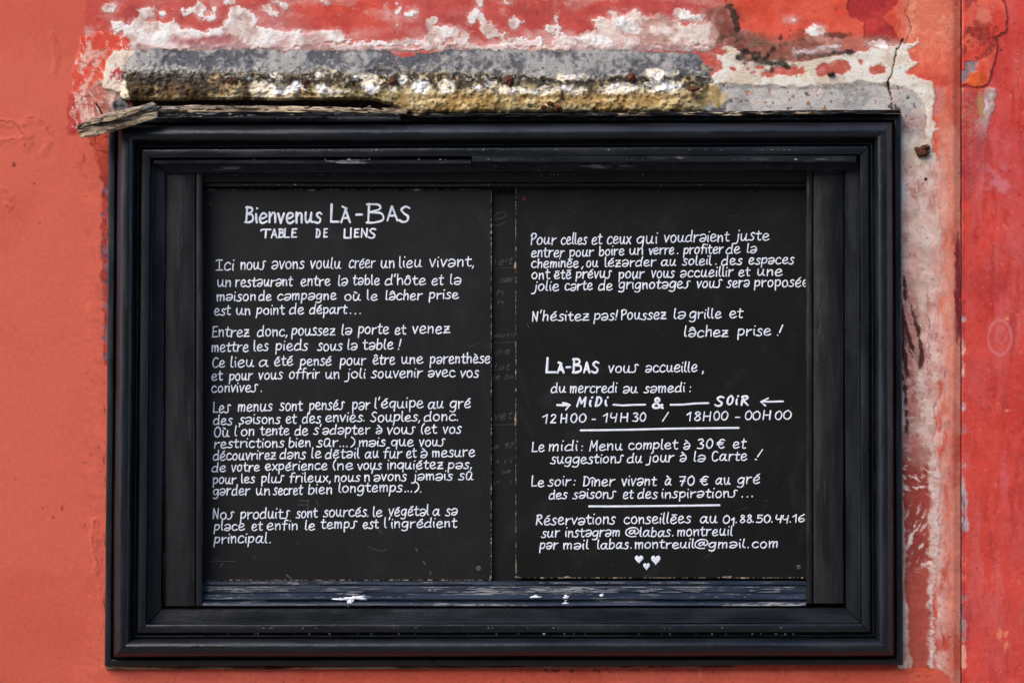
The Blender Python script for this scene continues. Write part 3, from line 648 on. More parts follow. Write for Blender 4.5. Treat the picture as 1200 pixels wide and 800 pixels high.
dep = dep * endl * endr + (.0042 * n20 + .0036 * n6 * (.25 + .75 * low) + .0018 * n2 * (.4 + .6 * low) + .0007 * nf * low) * np.minimum(endl, endr) * sst(0, .08, TT)
q = Paint(TX, TY, (128, 130, 134)); q.n2, q.n6, q.n20 = n2, n6, n20
q.c = q.blend(n20 + .5 * n6 + .4 * n2, (96, 98, 104), (172, 170, 164)); q.r += .8
X, Y = TX, TY
# boundary where grey wash gives way to the mossy face
yg = 83 + 4 * n20 - 5 * sst(230, 150, X) + 3 * sst(500, 600, X)
q.over(sst(8, 0, np.abs(Y - yg)) * sst(-.15, .25, n2 + .4 * n6) * .85, q.blend(nf, (146, 143, 134), (194, 190, 180)), .0005)
q.over(sst(4, 0, np.abs(Y - yt - 1.5)) * sst(-.1, .3, n6 + .5 * n2) * .8, (96, 88, 66))
face = sst(-2, 2, Y - yg - 4 + 4 * n6 + 2 * n2)
q.over(face, q.blend(n6 + .5 * n2, (206, 176, 116), (246, 226, 178)), 0, 1)
# tan / cream lower face, right half
q.over(face * sst(440, 500, X) * sst(108, 114, Y + 3 * n6), q.blend(n6 + .4 * n2, (204, 164, 96), (246, 218, 156)))
q.over(face * sst(440, 500, X) * sst(4, 1, np.abs(Y - 113 + 2 * n20)) * sst(-.3, .2, n6) * .7, (128, 100, 56))
q.over(face * sst(480, 520, X) * sst(122, 128, Y + 3 * n6) * sst(-.3, .3, n20 + .3 * n6) * .7, (170, 160, 122))
# olive staining
q.over(face * sst(360, 390, X) * sst(480, 440, X) * sst(102, 112, Y + 5 * n6) * .75, q.blend(n2, (120, 112, 58), (176, 168, 106)))
q.over(face * sst(-.2, .3, n20) * .3, (130, 112, 66))
# brown moss at the left
q.over(face * sst(270, 235, X + 12 * n20) * sst(118, 111, Y + 5 * n6) * sst(-.75, -.2, n6 + .4 * n2), q.blend(n2 + .4 * n6, (44, 30, 14), (112, 86, 46)), .0006)
q.over(face * sst(290, 270, X + 12 * n20) * sst(114, 106, Y + 6 * n6) * sst(-.1, .3, n2 + .4 * n20), q.blend(nf, (36, 32, 26), (84, 78, 72)), .0006)
# dark moss band
yd = 93 + 3 * n20 - 2 * sst(500, 600, X)
q.over(face * sst(16, 5, np.abs(Y - yd) + 7 * n6) * sst(-.75, -.15, n2 + .5 * n6 + .3 * n20) * sst(230, 262, X), q.blend(n2, (22, 19, 15), (78, 68, 54)), .0006)
q.over(face * sst(6, -6, np.abs(X - 300) * .4 - 4) * 0, (0, 0, 0))
for (x0, x1, y0, y1) in ((282, 294, 90, 116), (372, 400, 86, 104), (400, 425, 92, 108), (446, 462, 84, 106), (508, 590, 86, 106), (652, 700, 92, 108), (765, 812, 86, 104), (792, 812, 88, 100), (330, 372, 86, 96)):
    q.over(sst(4, -3, np.maximum(np.abs(X - (x0 + x1) / 2) - (x1 - x0) / 2, np.abs(Y - (y0 + y1) / 2) - (y1 - y0) / 2) + 6 * n6 + 2 * n2) * sst(-.6, -.1, n2) * .9, q.blend(n2, (42, 36, 28), (96, 84, 62)), .0005)
# white patches
for (x, y, rx, ry) in ((322, 106, 26, 8), (305, 100, 10, 8), (348, 101, 8, 7), (322, 89, 6, 3), (378, 105, 9, 6), (395, 108, 14, 4), (415, 90, 9, 2), (435, 101, 11, 10), (472, 94, 6, 6), (461, 102, 5, 6), (493, 102, 12, 9), (524, 102, 10, 8), (573, 98, 6, 5), (560, 104, 8, 4), (602, 106, 16, 4), (668, 91, 12, 3), (655, 104, 20, 4), (640, 108, 26, 3), (730, 103, 18, 6), (716, 106, 12, 4), (772, 86, 14, 4), (770, 92, 8, 5), (775, 102, 24, 7), (290, 92, 5, 3), (374, 88, 5, 3), (172, 104, 3, 2), (146, 108, 3, 16)):
    q.over(sst(1.6, -1.6, ell(X, Y, x, y, rx, ry) + 3.5 * n6 + 1.8 * n2) * .95, q.blend(n6 + .3 * n2, (242, 230, 202), (254, 254, 252), -.3, .3), .0009, .3)
# lichen speckle and holes
q.over(sst(-.1, .4, n6 + .4 * n2) * sst(300, 240, X) * face * sst(96, 100, Y) * .55, q.blend(n2, (96, 66, 26), (140, 106, 56)))
q.over(sst(8, 0, np.abs(Y - yg - 3)) * sst(300, 240, X) * sst(-.2, .3, n6 + .5 * nf) * .8, q.blend(nf, (150, 150, 146), (196, 194, 186)), .0006)
q.over(sst(.5, .66, fbm(X, Y, 4.0, 3, 322)) * face * .7, (40, 32, 24), -.0008)
q.over(sst(.6, .7, fbm(X, Y, 4.0, 3, 323)) * .5, (70, 66, 60), -.0006)
for (x, y, h) in ((286, 96, 14), (272, 97, 12), (459, 97, 10), (739, 95, 10), (597, 97, 8), (262, 100, 10)):
    q.over(sst(3.5, 0, np.hypot((X - x), (Y - y - 4) / 2.4) + 1.5 * n2) * .5, (150, 78, 30))
q.over(face * sst(.30, .5, fbm(X, Y, 3.4, 2, 331)) * sst(106, 92, Y) * .8, q.blend(n6, (26, 22, 18), (56, 48, 38)), -.0004)
q.over(face * sst(.42, .6, fbm(X, Y, 3.6, 2, 332)) * sst(104, 90, Y) * (.25 + .75 * sst(250, 320, X)) * .7, (206, 202, 190), .0003)
q.over(sst(.5, .7, fbm(X, Y, 5, 3, 333)) * (1 - face) * .5, (186, 184, 178), .0003)
q.over(sst(.55, .7, fbm(X, Y, 4, 3, 334)) * (1 - face) * .6, (74, 72, 68), -.0003)
dep = dep + q.h
bot = sst(.93, 1.0, TT)
re = sst(-2, 4, X - 826 + 14 * fbm(X, Y, 24, 4, 341) + 4 * n2)
q.over(re, q.blend(n6 + .5 * n2 + .4 * n20, (196, 168, 124), (232, 214, 182)), .001)
q.over(re * sst(.1, .4, n20 + .4 * n2 + .02 * (Y - 100)) , q.blend(n2, (150, 148, 146), (196, 192, 186)))
q.over(re * sst(.14, .0, np.abs(fbm(X, Y, 18, 3, 342))) * .5, (96, 72, 48), -.0008)
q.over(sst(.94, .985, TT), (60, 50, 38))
V = Pn(LX, TY, 0 * TX); V[..., 1] = -dep + .002
# keep photo outline: correct for the ledge standing proud
V = Pn(LX, TY, V[..., 1])
me = mesh_np('ledge_body', V.reshape(-1, 3), grid_faces(*TX.shape)); set_color(me, q.c); set_float(me, 'Coarse', q.r)
link('ledge_body', me, M_ledge, ledge)
for i, (x, y, rx, rz, dd) in enumerate(((272.5, 95, 4, 4.5, -.034), (358, 99, 3, 7, -.036), (461, 95.5, 4.5, 4, -.036), (597, 94.5, 4, 6, -.036), (740, 92, 4.5, 6, -.035), (658, 112, 2, 4, -.040),
                                        (644, 122, 4, 2.5, -.040), (653, 127, 4, 4, -.0385), (813, 105, 5, 2.4, -.036), (516, 131, 2.5, 1.5, -.034), (681, 130.5, 2, 1.5, -.035), (637, 126, 3.5, 2, -.040))):
    pblob('rust_stub', x, y, dd + .0145, rx, .005, rz, M_rust, ledge, 20 + i, .8, 3)

# ------------------------------------------------------------------ weathered wood batten along the top of the case
def wood_mat(name, dark=0.0):
    k = NB(name)
    st = (0.10, 1, 1)
    g1 = k.noise(260, 6, .7, st, .6); g2 = k.noise(60, 5, .65, st, .5); g3 = k.noise(900, 3, .6, (.2, 1, 1))
    c = k.mix(k.ramp(g2, .38, .6), L3(84, 68, 54), L3(212, 190, 158))
    c = k.mix(k.ramp(k.noise(45, 4, .6, st), .5, .7), c, L3(156, 156, 162))
    c = k.mix(k.math('MULTIPLY', k.ramp(g1, .52, .66), .9), c, L3(34, 26, 20))
    c = k.mix(k.math('MULTIPLY', k.ramp(g3, .58, .7), .6), c, L3(150, 100, 50))
    if dark: c = k.mix(k.ramp(k.noise(50, 5, .7, (.3, 1, 1)), .62 - .25 * dark, .68 - .25 * dark), c, (.012, .012, .013))
    ck = k.noise(120, 4, .6, (.16, 1, .7), .8)
    c = k.mix(k.math('MULTIPLY', k.ramp(ck, .56, .62), .9), c, L3(24, 18, 14))
    return k.out(c, .8, k.bump(k.math('SUBTRACT', k.math('ADD', g1, g2), k.ramp(ck, .54, .64)), 1.0, .004), .25)
M_wood = wood_mat('weathered_wood'); M_woodd = wood_mat('weathered_wood_painted', 1.0)

batten = thing('weathered_batten', 'rotten grey wood batten on top of the case, its broken end sticking out left', 'wood batten', P(140, 142, -.02))
def rough_bar(name, path, mat, parent, seed, amp=.0009, nseg=120, ncirc=28, splin=6):
    """path: list of (px, py, depth, half height px, half thickness m)"""
    path = np.array(path, float); t = np.linspace(0, len(path) - 1, nseg); i = np.arange(len(path))
    px, py, dp, hh, th = [np.interp(t, i, path[:, k]) for k in range(5)]
    a = np.linspace(0, 2 * math.pi, ncirc, endpoint=False)
    ca, sa = np.cos(a), np.sin(a)
    sq = 1 / np.maximum(np.abs(ca), np.abs(sa)) ** .75
    PX = px[:, None] + 0 * a; A = np.broadcast_to(a, PX.shape)
    gr = fbm(PX * .16, A * 12, 4.0, 4, seed) ; gv = np.abs(fbm(PX * .10, A * 14 + 40, 6.0, 3, seed + 5))
    k = 1 + .22 * gr - .34 * sst(.20, .0, gv)
    jag = 3.0 * fbm(A * 9 + 3, PX * 0, 5, 3, seed + 9)
    tt = np.linspace(0, 1, nseg)[:, None]
    PX2 = PX + jag * (tt - .5) * 2 * sst(.1, .5, np.abs(tt - .5))
    tx = np.gradient(px); ty = np.gradient(py); ln = np.hypot(tx, ty); nx_, ny_ = -ty / ln, tx / ln
    off = hh[:, None] * sa * sq * k
    V = Pn(PX2 + nx_[:, None] * off, py[:, None] + ny_[:, None] * off, dp[:, None] - th[:, None] * ca * sq * k)
    V = V.reshape(-1, 3)
    idx = np.arange(nseg * ncirc).reshape(nseg, ncirc); j = np.roll(idx, -1, 1)
    Fq = np.stack([idx[:-1], idx[1:], j[1:], j[:-1]], -1).reshape(-1, 4).tolist()
    for r_, fl in ((0, False), (nseg - 1, True)):
        c = V[idx[r_]].mean(0); c[0] += .001 * (1 if r_ == 0 else -1); V = np.vstack([V, c]); ci = len(V) - 1
        for q_ in range(ncirc):
            a1, b1 = idx[r_, q_], idx[r_, (q_ + 1) % ncirc]
            Fq.append((ci, a1, b1, b1) if not fl else (ci, b1, a1, a1))
    me = bpy.data.meshes.new(name)
    me.from_pydata([tuple(v) for v in V], [], [tuple(f[:3]) if f[2] == f[3] else tuple(f) for f in Fq])
    me.polygons.foreach_set('use_smooth', [True] * len(me.polygons)); me.validate(); me.set_sharp_from_angle(angle=math.radians(40))
    return link(name, me, mat, parent)
rough_bar('broken_end', [(93, 154, -.046, 7.0, .012), (110, 150, -.046, 9.5, .014), (130, 144, -.045, 10.5, .015), (150, 138, -.044, 10.0, .014), (168, 133, -.043, 8.5, .012), (184, 130.0, -.042, 5.5, .008)], M_wood, batten, 401, nseg=150, ncirc=40)
rough_bar('splinter', [(122, 141, -.060, 2.2, .003), (140, 137, -.061, 3, .004), (160, 129, -.058, 2.8, .003), (180, 121.5, -.050, 1.6, .002)], M_wood, batten, 411, nseg=70, ncirc=14)
rough_bar('splinter', [(98, 147, -.058, 2.2, .003), (110, 143.5, -.060, 3, .004), (121, 141, -.058, 2.0, .003)], M_wood, batten, 412, nseg=50, ncirc=14)
rough_bar('splinter', [(128, 154, -.057, 1.4, .002), (150, 148, -.058, 1.8, .003), (183, 137.0, -.053, 1.0, .002)], M_wood, batten, 413, nseg=60, ncirc=12)
rough_bar('wood_strip', [(176, 128.5, -.034, 3.6, .008), (230, 128, -.034, 4.0, .008), (330, 128.6, -.034, 4.0, .008), (430, 130.5, -.034, 3.0, .007), (475, 131.5, -.034, 2.4, .006)], M_wood, batten, 421, nseg=400, ncirc=20)
rough_bar('wood_strip', [(170, 135.5, -.036, 2.2, .006), (330, 134.5, -.036, 2.4, .006), (470, 135, -.036, 2.0, .005)], M_blx, batten, 423, nseg=200, ncirc=14)
rough_bar('wood_strip', [(470, 135.6, -.020, 2.2, .008), (640, 135, -.020, 2.2, .008), (800, 134, -.020, 2.4, .008), (930, 132.5, -.020, 2.6, .008), (1054, 131, -.020, 2.2, .008)], M_woodd, batten, 425, nseg=420, ncirc=16)
rnd = random.Random(5)
for i in range(46):       # loose splinters and flakes in the crevice
    x = rnd.uniform(185, 465); y = 125.5 + 3.0 * rnd.random(); L_ = rnd.uniform(4, 13); a_ = rnd.uniform(-.5, .5)
    rough_bar('splinter', [(x - L_ / 2, y + a_ * L_ / 2, -.040, .5, .0006), (x, y, -.0415, rnd.uniform(.7, 1.1), .001), (x + L_ / 2, y - a_ * L_ / 2, -.040, .3, .0005)], M_wood if rnd.random() < .75 else M_dark, batten, 430 + i, nseg=9, ncirc=6)
def tube(name, pts, rad, mat, parent, nc=10, taper=None):
    pts = [Vector(q) for q in pts]; bm = bmesh.new(); rings = []
    for i, q in enumerate(pts):
        d = (pts[min(i + 1, len(pts) - 1)] - pts[max(i - 1, 0)]).normalized()
        u = d.cross(Vector((.3, .9, .2))).normalized(); v = d.cross(u)
        r = rad[i] if isinstance(rad, (list, tuple)) else rad
        rings.append([bm.verts.new(q + (u * math.cos(2 * math.pi * k / nc) + v * math.sin(2 * math.pi * k / nc)) * r) for k in range(nc)])
    for a_, b_ in zip(rings[:-1], rings[1:]):
        for k in range(nc): bm.faces.new((a_[k], a_[(k + 1) % nc], b_[(k + 1) % nc], b_[k]))
    bm.faces.new(rings[0][::-1]); bm.faces.new(rings[-1])
    me = bpy.data.meshes.new(name); bm.to_mesh(me); bm.free()
    me.polygons.foreach_set('use_smooth', [True] * len(me.polygons)); me.set_sharp_from_angle(angle=math.radians(50))
    return link(name, me, mat, parent)
tube('bent_nail', [P(120, 134, -.045), P(116.5, 127, -.052), P(113, 122.2, -.056), P(112.3, 121.2, -.057)], [.0011, .0012, .0013, .0028], M_rust, batten)

# ------------------------------------------------------------------ display case
case = thing('display_case', 'black painted wooden wall case with mitred mouldings round two menu boards', 'display case', P(590, 779, 0))
def corner(k, ins):
    x, y = OC[k]; sx = (1, -1, -1, 1)[k]; sy = (1, 1, -1, -1)[k]
    return x + sx * ins, y + sy * ins
def moulding(name, prof, side_, mat, seed, gap=.35, nseg=420, wob=.0006):
    """prof: list of (inset px, height m); side_ 0 top, 1 right, 2 bottom, 3 left; ends cut on the mitre"""
    prof = np.array(prof, float); k0, k1 = side_, (side_ + 1) % 4
    t = np.linspace(0, 1, nseg)
    PX = np.zeros((len(prof), nseg)); PY = PX.copy(); HH = PX.copy()
    for i, (ins, h) in enumerate(prof):
        a = corner(k0, ins); b = corner(k1, ins); L_ = math.hypot(b[0] - a[0], b[1] - a[1]); g = gap / L_
        tt = g + t * (1 - 2 * g)
        PX[i] = a[0] + (b[0] - a[0]) * tt; PY[i] = a[1] + (b[1] - a[1]) * tt; HH[i] = h
    al = PX if side_ in (0, 2) else PY
    nz = fbm(al, prof[:, :1] * 3 + 0 * al, 90, 3, seed); nz2 = fbm(al, prof[:, :1] * 2 + 0 * al, 12, 4, seed + 3)
    HH = HH + wob * nz + wob * .45 * nz2
    sh = .28 * fbm(al, 0 * al + prof[:, :1] * .7, 120, 3, seed + 7) + .10 * nz2
    if side_ in (0, 2): PY = PY + sh
    else: PX = PX + sh
    V = Pn(PX, PY, -HH)
    F_ = grid_faces(len(prof), nseg)
    F_ = F_[:, ::-1]
    me = mesh_np(name, V.reshape(-1, 3), F_, True, 38)
    return link(name, me, mat, case)
pr_outer = [(0, -.002), (0, .013), (.6, .0155), (1.6, .0165), (6.6, .0165), (7.6, .0155), (8.2, .013), (8.4, .004), (9.8, .004)]
pr_torus = [(9.9, .004), (10.2, .018)] + [(10.3 + 10.6 * (1 - math.cos(a)), .020 + .0195 * math.sin(a)) for a in np.linspace(0, math.pi * .93, 15)] + [(31.8, .017), (33.2, .017), (33.5, .0212), (34.2, .0225), (35.3, .0222), (35.9, .020), (36.1, .013), (38.0, .013)]
pr_step = [(38.1, .013), (38.3, .026), (38.9, .0278), (40, .0283), (46.6, .0283), (47.8, .0275), (48.5, .025), (48.8, .014)]
pr_inner = [(49.0, .014), (49.4, .0145), (50.2, .0120), (51.5, .0100), (60, .0088), (65.5, .0075), (66.5, .006), (67.0, .000), (67.2, -.010)]
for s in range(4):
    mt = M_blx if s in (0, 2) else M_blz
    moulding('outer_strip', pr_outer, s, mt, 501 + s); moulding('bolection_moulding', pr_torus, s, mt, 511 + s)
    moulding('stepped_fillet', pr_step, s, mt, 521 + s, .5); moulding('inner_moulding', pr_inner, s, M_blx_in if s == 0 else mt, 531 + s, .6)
def slab(name, prof, x0, x1, mat, seed, vertical=False, nseg=200, wob=.0003, sh=.25):
    """sweeps (pixel row, depth) along x (or (pixel column, depth) along y when vertical)"""
    prof = np.array(prof, float); t = np.linspace(0, 1, nseg)[None]; A = prof[:, :1] + 0 * t; B = x0 + (x1 - x0) * t + 0 * A
    nz = fbm(B, A * 3, 60, 3, seed); nz2 = fbm(B, A * 3, 12, 3, seed + 2)
    Dp = prof[:, 1:2] + wob * (nz + .4 * nz2); A = A + sh * fbm(B, A * .8, 100, 3, seed + 4)
    V = Pn(B, A, Dp) if not vertical else Pn(A, B, Dp)
    F_ = grid_faces(len(prof), nseg)
    me = mesh_np(name, V.reshape(-1, 3), F_, True, 38); me.update()
    # make faces look at the camera side
    if me.polygons[len(me.polygons) // 2].normal.y > 0: me.flip_normals()
    return link(name, me, mat, case)
slab('stile', [(193.6, .012), (193.8, -.0035), (194.6, -.0042), (227.6, -.0042), (228.4, -.0036), (228.6, .004), (229.6, .004), (229.8, -.0022), (230.6, -.0040), (233.6, -.0052), (236.6, -.0040), (237.8, -.001), (238.2, .006), (238.3, .030)], 202.5, 709.2, M_stile, 601, True)
slab('stile', [(988.4, .012), (988.2, -.0035), (987.4, -.0042), (954.2, -.0042), (953.4, -.0036), (953.2, .004), (952.2, .004), (952, -.0022), (951.2, -.0040), (948.2, -.0052), (945.4, -.0040), (944.2, -.001), (943.8, .006), (943.7, .030)], 199.5, 706.2, M_stile, 611, True)
slab('bead_joint', [(191.4, .010), (191.6, -.0055), (192.3, -.0068), (193.0, -.0055), (193.3, .010)], 204, 706, M_blz, 617, True)
# lip piece planted on the upper inner moulding, from mid-width to the right corner
slab('planted_lip', [(182.4, -.020), (183, -.0300), (184, -.0315), (189, -.0315), (190.4, -.0300), (191, -.012)], 553, 1003, M_blx_in, 621)
slab('planted_lip', [(186.8, -.014), (187.2, -.0225), (188, -.0235), (191.8, -.0235), (192.6, -.0220), (193, -.008)], 181, 552, M_blx_in, 623)
slab('head_rail', [(199.5, .002), (201, .0005), (202, .0045), (203, .006), (212, .0065), (213.3, .0075), (213.6, .014), (215.2, .014), (215.6, .011), (218.4, .011), (219, .013), (219.3, .030)], 236, 946, M_head, 631)
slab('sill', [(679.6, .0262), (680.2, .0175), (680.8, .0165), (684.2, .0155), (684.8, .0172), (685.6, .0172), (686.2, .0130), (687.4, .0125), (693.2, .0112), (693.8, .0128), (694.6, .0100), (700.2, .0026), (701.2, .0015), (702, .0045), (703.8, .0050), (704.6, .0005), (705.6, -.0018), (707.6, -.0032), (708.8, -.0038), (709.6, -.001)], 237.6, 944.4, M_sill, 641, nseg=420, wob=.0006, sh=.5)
# backing board with the ghosts of older chalk writing
link('backing_board', box_mesh('backing_board', (P(190, 400, .0262)[0], .0262, P(600, 712)[2]), (P(1000, 400, .0262)[0], .0335, P(600, 180)[2])), M_back, case)
rough_bar('raw_wood_edge', [(124, 781.3, -.004, 1.9, .004), (300, 781.4, -.004, 1.8, .004), (520, 781, -.004, 1.6, .004), (700, 780.4, -.004, 1.0, .003), (860, 780, -.004, .8, .002)], M_wood, case, 651, nseg=300, ncirc=12)
M_gap = mat_simple('bare_wood_gap', L3(84, 62, 44), L3(168, 140, 100), 300, .8, .6, .001, (1, 1, .1))
slab('bare_wood_gap', [(132.9, -.0060), (134.2, -.0062)], 560, 760, M_gap, 655, True)
for (x, y, r) in ((992.5, 163.5, 1.5), (1020, 181, 1.8), (156, 205, 1.1), (157, 704, 1.6), (802, 744, 2.6)):
    pblob('nail_head', x, y, -.0165, r, .0015, r, M_rust if x > 900 else M_dark, case, int(x), .4)
def paint_fleck(x, y, dp, rx, rz, seed, mat, parent):
    return pblob('paint_fleck', x, y, dp, rx, .0004, rz, mat, parent, seed, 1.6, 3)
for i, (x, y, dp, rx, rz) in enumerate(((416, 700, .0022, 10, 2.0), (410, 705, -.0015, 2.4, 3.2), (400, 701.5, .001, 6, 1.2), (628, 699, .004, 5, 1.4), (663, 699.6, .003, 2.6, 2.2), (663, 706.5, -.002, 3, 1.2), (705, 697, .006, 2, 1.4))):
    paint_fleck(x, y, dp, rx, rz, 700 + i, M_text, case)

M_scuff = mat_simple('blue_grey_scuff', (0.09, 0.10, 0.12), (0.36, 0.37, 0.39), 500, .6, .3, .0003)
rf = random.Random(91); VS = []; FS = []
for i in range(170):
    x = 241 + 700 * rf.random(); yy, dd = rf.choice(((682.2, .0156), (687.5, .0121), (689.5, .0117), (691.5, .0113), (693, .0110), (696, .0078), (699, .0045), (706.8, -.0033)))
    if yy < 694 and abs(x - 560) > 60 and rf.random() < .25: x = 700 + 240 * rf.random()
    L_ = rf.uniform(1.5, 11) * (1.6 if yy < 694 else .5); hw = rf.uniform(.25, .85) * (1 if yy < 695 else .5); n = 12; b0 = len(VS)
    for k in range(n):
        a_ = -2 * math.pi * k / n; q_ = rf.uniform(.45, 1.1); VS.append(P(x + L_ * q_ * math.cos(a_), yy + hw * q_ * math.sin(a_), dd - .0010))
    VS.append(P(x, yy, dd - .0013)); FS.extend((b0 + k, b0 + (k + 1) % n, b0 + n) for k in range(n))
o = link('sill_scuffs', mesh_np('sill_scuffs', VS, FS), M_scuff, case); o['kind'] = 'stuff'
VS = []; FS = []
for i in range(260):      # specks of bare wood and paint along the top mouldings
    yy, dd, pz = rf.choice(((139.5, -.0172, 3), (176, -.0292, 1), (187, -.0318, 1), (195, -.0105, 1), (205, .0050, 1), (216.5, .0105, 1), (735, -.0292, 1), (742, -.029, .6)))
    x = rf.uniform(250, 940); r_ = rf.uniform(.25, .7) * (1 if rf.random() < .92 else 1.8); b0 = len(VS)
    for k in range(6):
        a_ = -2 * math.pi * k / 6; q_ = rf.uniform(.5, 1.2); VS.append(P(x + 1.7 * r_ * q_ * math.cos(a_), yy + rf.uniform(-.1, .1) + pz * 0 + r_ * q_ * math.sin(a_), dd - .0006))
    VS.append(P(x, yy, dd - .0009)); FS.extend((b0 + k, b0 + (k + 1) % 6, b0 + 6) for k in range(6))
o = link('paint_specks', mesh_np('paint_specks', VS, FS), M_scuff, case); o['kind'] = 'stuff'

# ------------------------------------------------------------------ handwriting
G = {}
def g(ch, wd, s): G[ch] = (wd, [[(float(a), float(b)) for a, b in zip(q.split()[::2], q.split()[1::2])] for q in s.split(';')])
g('a', 74, '8 82 30 100 58 96 72 70 70 35 55 8 30 0 8 14 14 36 38 46 74 44')
g('ɑ', 86, '68 78 45 98 20 80 8 40 20 6 42 8 62 50 70 92;70 95 66 40 72 8 88 6')
g('b', 70, '12 172 10 90 12 30 12 4;12 60 32 92 56 90 68 50 54 8 30 0 12 10'); g('c', 64, '60 82 42 100 18 85 6 45 18 8 42 0 66 16')
g('d', 76, '60 78 38 92 14 68 6 30 14 2 40 4 62 14;68 172 66 90 64 30 72 4'); g('e', 70, '10 44 40 50 62 72 48 98 24 92 8 50 18 8 42 0 70 18')
g('f', 54, '62 166 44 174 30 150 26 60 24 0;6 92 54 96'); g('g', 72, '66 82 42 100 14 78 8 40 24 12 48 20 66 60;68 96 66 20 60 -40 36 -62 8 -48')
g('h', 66, '12 172 12 80 12 2;12 50 30 88 52 90 58 60 60 4'); g('i', 20, '10 88 10 40 16 4;14 138 15 141'); g('j', 46, '40 88 38 0 26 -50 2 -54;44 138 45 141')
g('l', 28, '12 172 10 60 14 12 28 3'); g('m', 90, '8 98 12 2;12 56 28 92 44 86 46 4;46 56 62 92 80 86 82 4'); g('n', 64, '8 98 12 2;12 54 32 92 52 86 56 40 58 4')
g('o', 68, '40 100 14 82 8 35 26 2 52 10 64 50 54 88 36 101'); g('p', 68, '12 98 12 20 10 -66;12 66 34 98 60 88 64 48 44 12 12 20')
g('q', 70, '64 80 40 100 14 78 8 40 24 8 48 18 64 60;66 98 64 20 62 -62'); g('r', 56, '10 98 12 2;12 50 28 84 56 94'); g('s', 54, '54 88 36 102 18 84 26 58 46 42 48 14 28 -2 2 8')
g('ş', 62, '64 104 48 116 34 98 40 60 36 16 18 -2 0 4'); g('t', 54, '26 148 24 60 28 12 44 2 56 10;4 96 54 98')
g('u', 76, '10 98 10 40 24 4 44 12 58 60;60 98 58 40 64 6 78 8'); g('v', 56, '4 98 28 2;28 2 56 100'); g('x', 60, '8 98 58 2;58 98 6 2')
g('y', 60, '8 98 30 20;60 98 30 10 10 -60'); g('z', 64, '8 96 56 98;56 98 8 4;8 4 66 6;18 50 56 54')
g('B', 74, '16 150 14 4;8 146 50 144 58 110 18 82;18 82 64 74 70 24 36 2 8 2'); g('C', 70, '64 132 42 150 14 120 6 60 20 6 48 0 72 22')
g('D', 76, '14 148 12 2;8 148 46 140 72 84 52 14 8 2'); g('E', 66, '62 148 14 144;14 146 10 4;12 78 52 82;10 4 66 6'); g('H', 72, '10 148 10 0;62 148 62 0;10 72 62 76')
g('I', 66, '2 132 20 148 62 142;36 144 36 4;8 0 66 4'); g('L', 64, '14 150 12 4;12 4 66 4'); g('M', 84, '8 0 18 148;18 148 42 50;42 50 72 148;72 148 76 0')
g('N', 66, '12 0 12 148;12 148 56 2;56 2 58 148'); g('O', 72, '42 150 14 116 8 44 30 0 60 26 68 100 46 146 36 150'); g('P', 60, '14 150 14 0;4 126 26 154 56 146 58 104 14 66')
g('R', 72, '12 0 14 148;4 138 44 150 58 112 16 76;16 76 34 58 72 0'); g('S', 66, '64 138 40 152 16 122 32 84 56 54 50 10 24 0 4 18'); g('A', 74, '6 0 36 148;36 148 70 0;18 50 58 50')
g('T', 76, '0 126 12 146 76 146;40 146 38 2')
g('0', 62, '36 150 12 116 8 44 28 0 52 26 58 100 40 146 32 150'); g('1', 34, '4 106 32 148;32 148 30 0'); g('2', 60, '8 124 26 148 50 136 46 90 8 4;8 4 60 6')
g('3', 60, '8 138 36 150 52 120 26 82 56 58 46 6 6 8'); g('4', 66, '12 146 8 84 24 64 52 78;56 138 50 0'); g('5', 60, '56 146 16 146;16 146 14 88;14 88 42 94 58 54 42 8 6 8')
g('6', 58, '50 146 20 104 8 44 28 2 54 30 44 70 14 54'); g('7', 60, '6 146 58 146;58 146 30 0;14 72 56 74'); g('9', 58, '50 120 30 140 10 112 26 84 50 100 54 130 46 50 30 0'); g('8', 58, '46 132 26 150 10 122 34 84 56 38 32 0 8 30 26 78 48 114 46 132')
g('&', 80, '74 44 50 6 20 0 8 34 30 70 52 110 38 142 22 118 36 66 78 0'); g('@', 112, '74 72 50 84 30 50 42 24 66 44 76 84;76 84 74 34 92 28 106 70 84 120 38 122 6 76 10 12 46 -28 84 -24')
g('€', 72, '70 132 44 146 18 110 16 40 42 2 70 20;0 92 58 94;0 62 52 64'); g('(', 30, '32 156 12 110 10 40 26 -8'); g(')', 30, '4 156 24 110 24 40 4 -8')
g('/', 46, '4 -6 46 148'); g('!', 22, '20 158 12 48;6 10 7 4'); g(',', 16, '14 12 4 -26'); g('.', 14, '7 4 9 8'); g(':', 14, '9 78 11 82;6 12 8 16')
g("'", 18, '14 168 8 130'); g('-', 54, '4 62 50 64')
ACC = {'é': ('e', '34 124 58 146'), 'è': ('e', '18 152 42 126'), 'ē': ('e', '18 130 60 134'), 'ê': ('e', '16 124 38 146;38 146 58 122'), 'ô': ('o', '16 122 36 146;36 146 56 120'), 'à': ('a', '18 154 42 128'), 'ὰ': ('ɑ', '18 154 42 128'),
       'â': ('a', '16 124 38 150;38 150 60 122'), 'ù': ('u', '14 152 38 128'), 'û': ('u', '14 122 36 148;36 148 58 124'), 'î': ('i', '-14 124 8 146;8 146 30 124'), 'À': ('A', '14 184 44 162')}
for c_, (b_, s_) in ACC.items():
    wd, st = G[b_]; st = [list(q_) for q_ in st]
    if b_ == 'i': st = st[:1]
    st += [[(float(a), float(b)) for a, b in zip(q_.split()[::2], q_.split()[1::2])] for q_ in s_.split(';')]
    G[c_] = (wd, st)

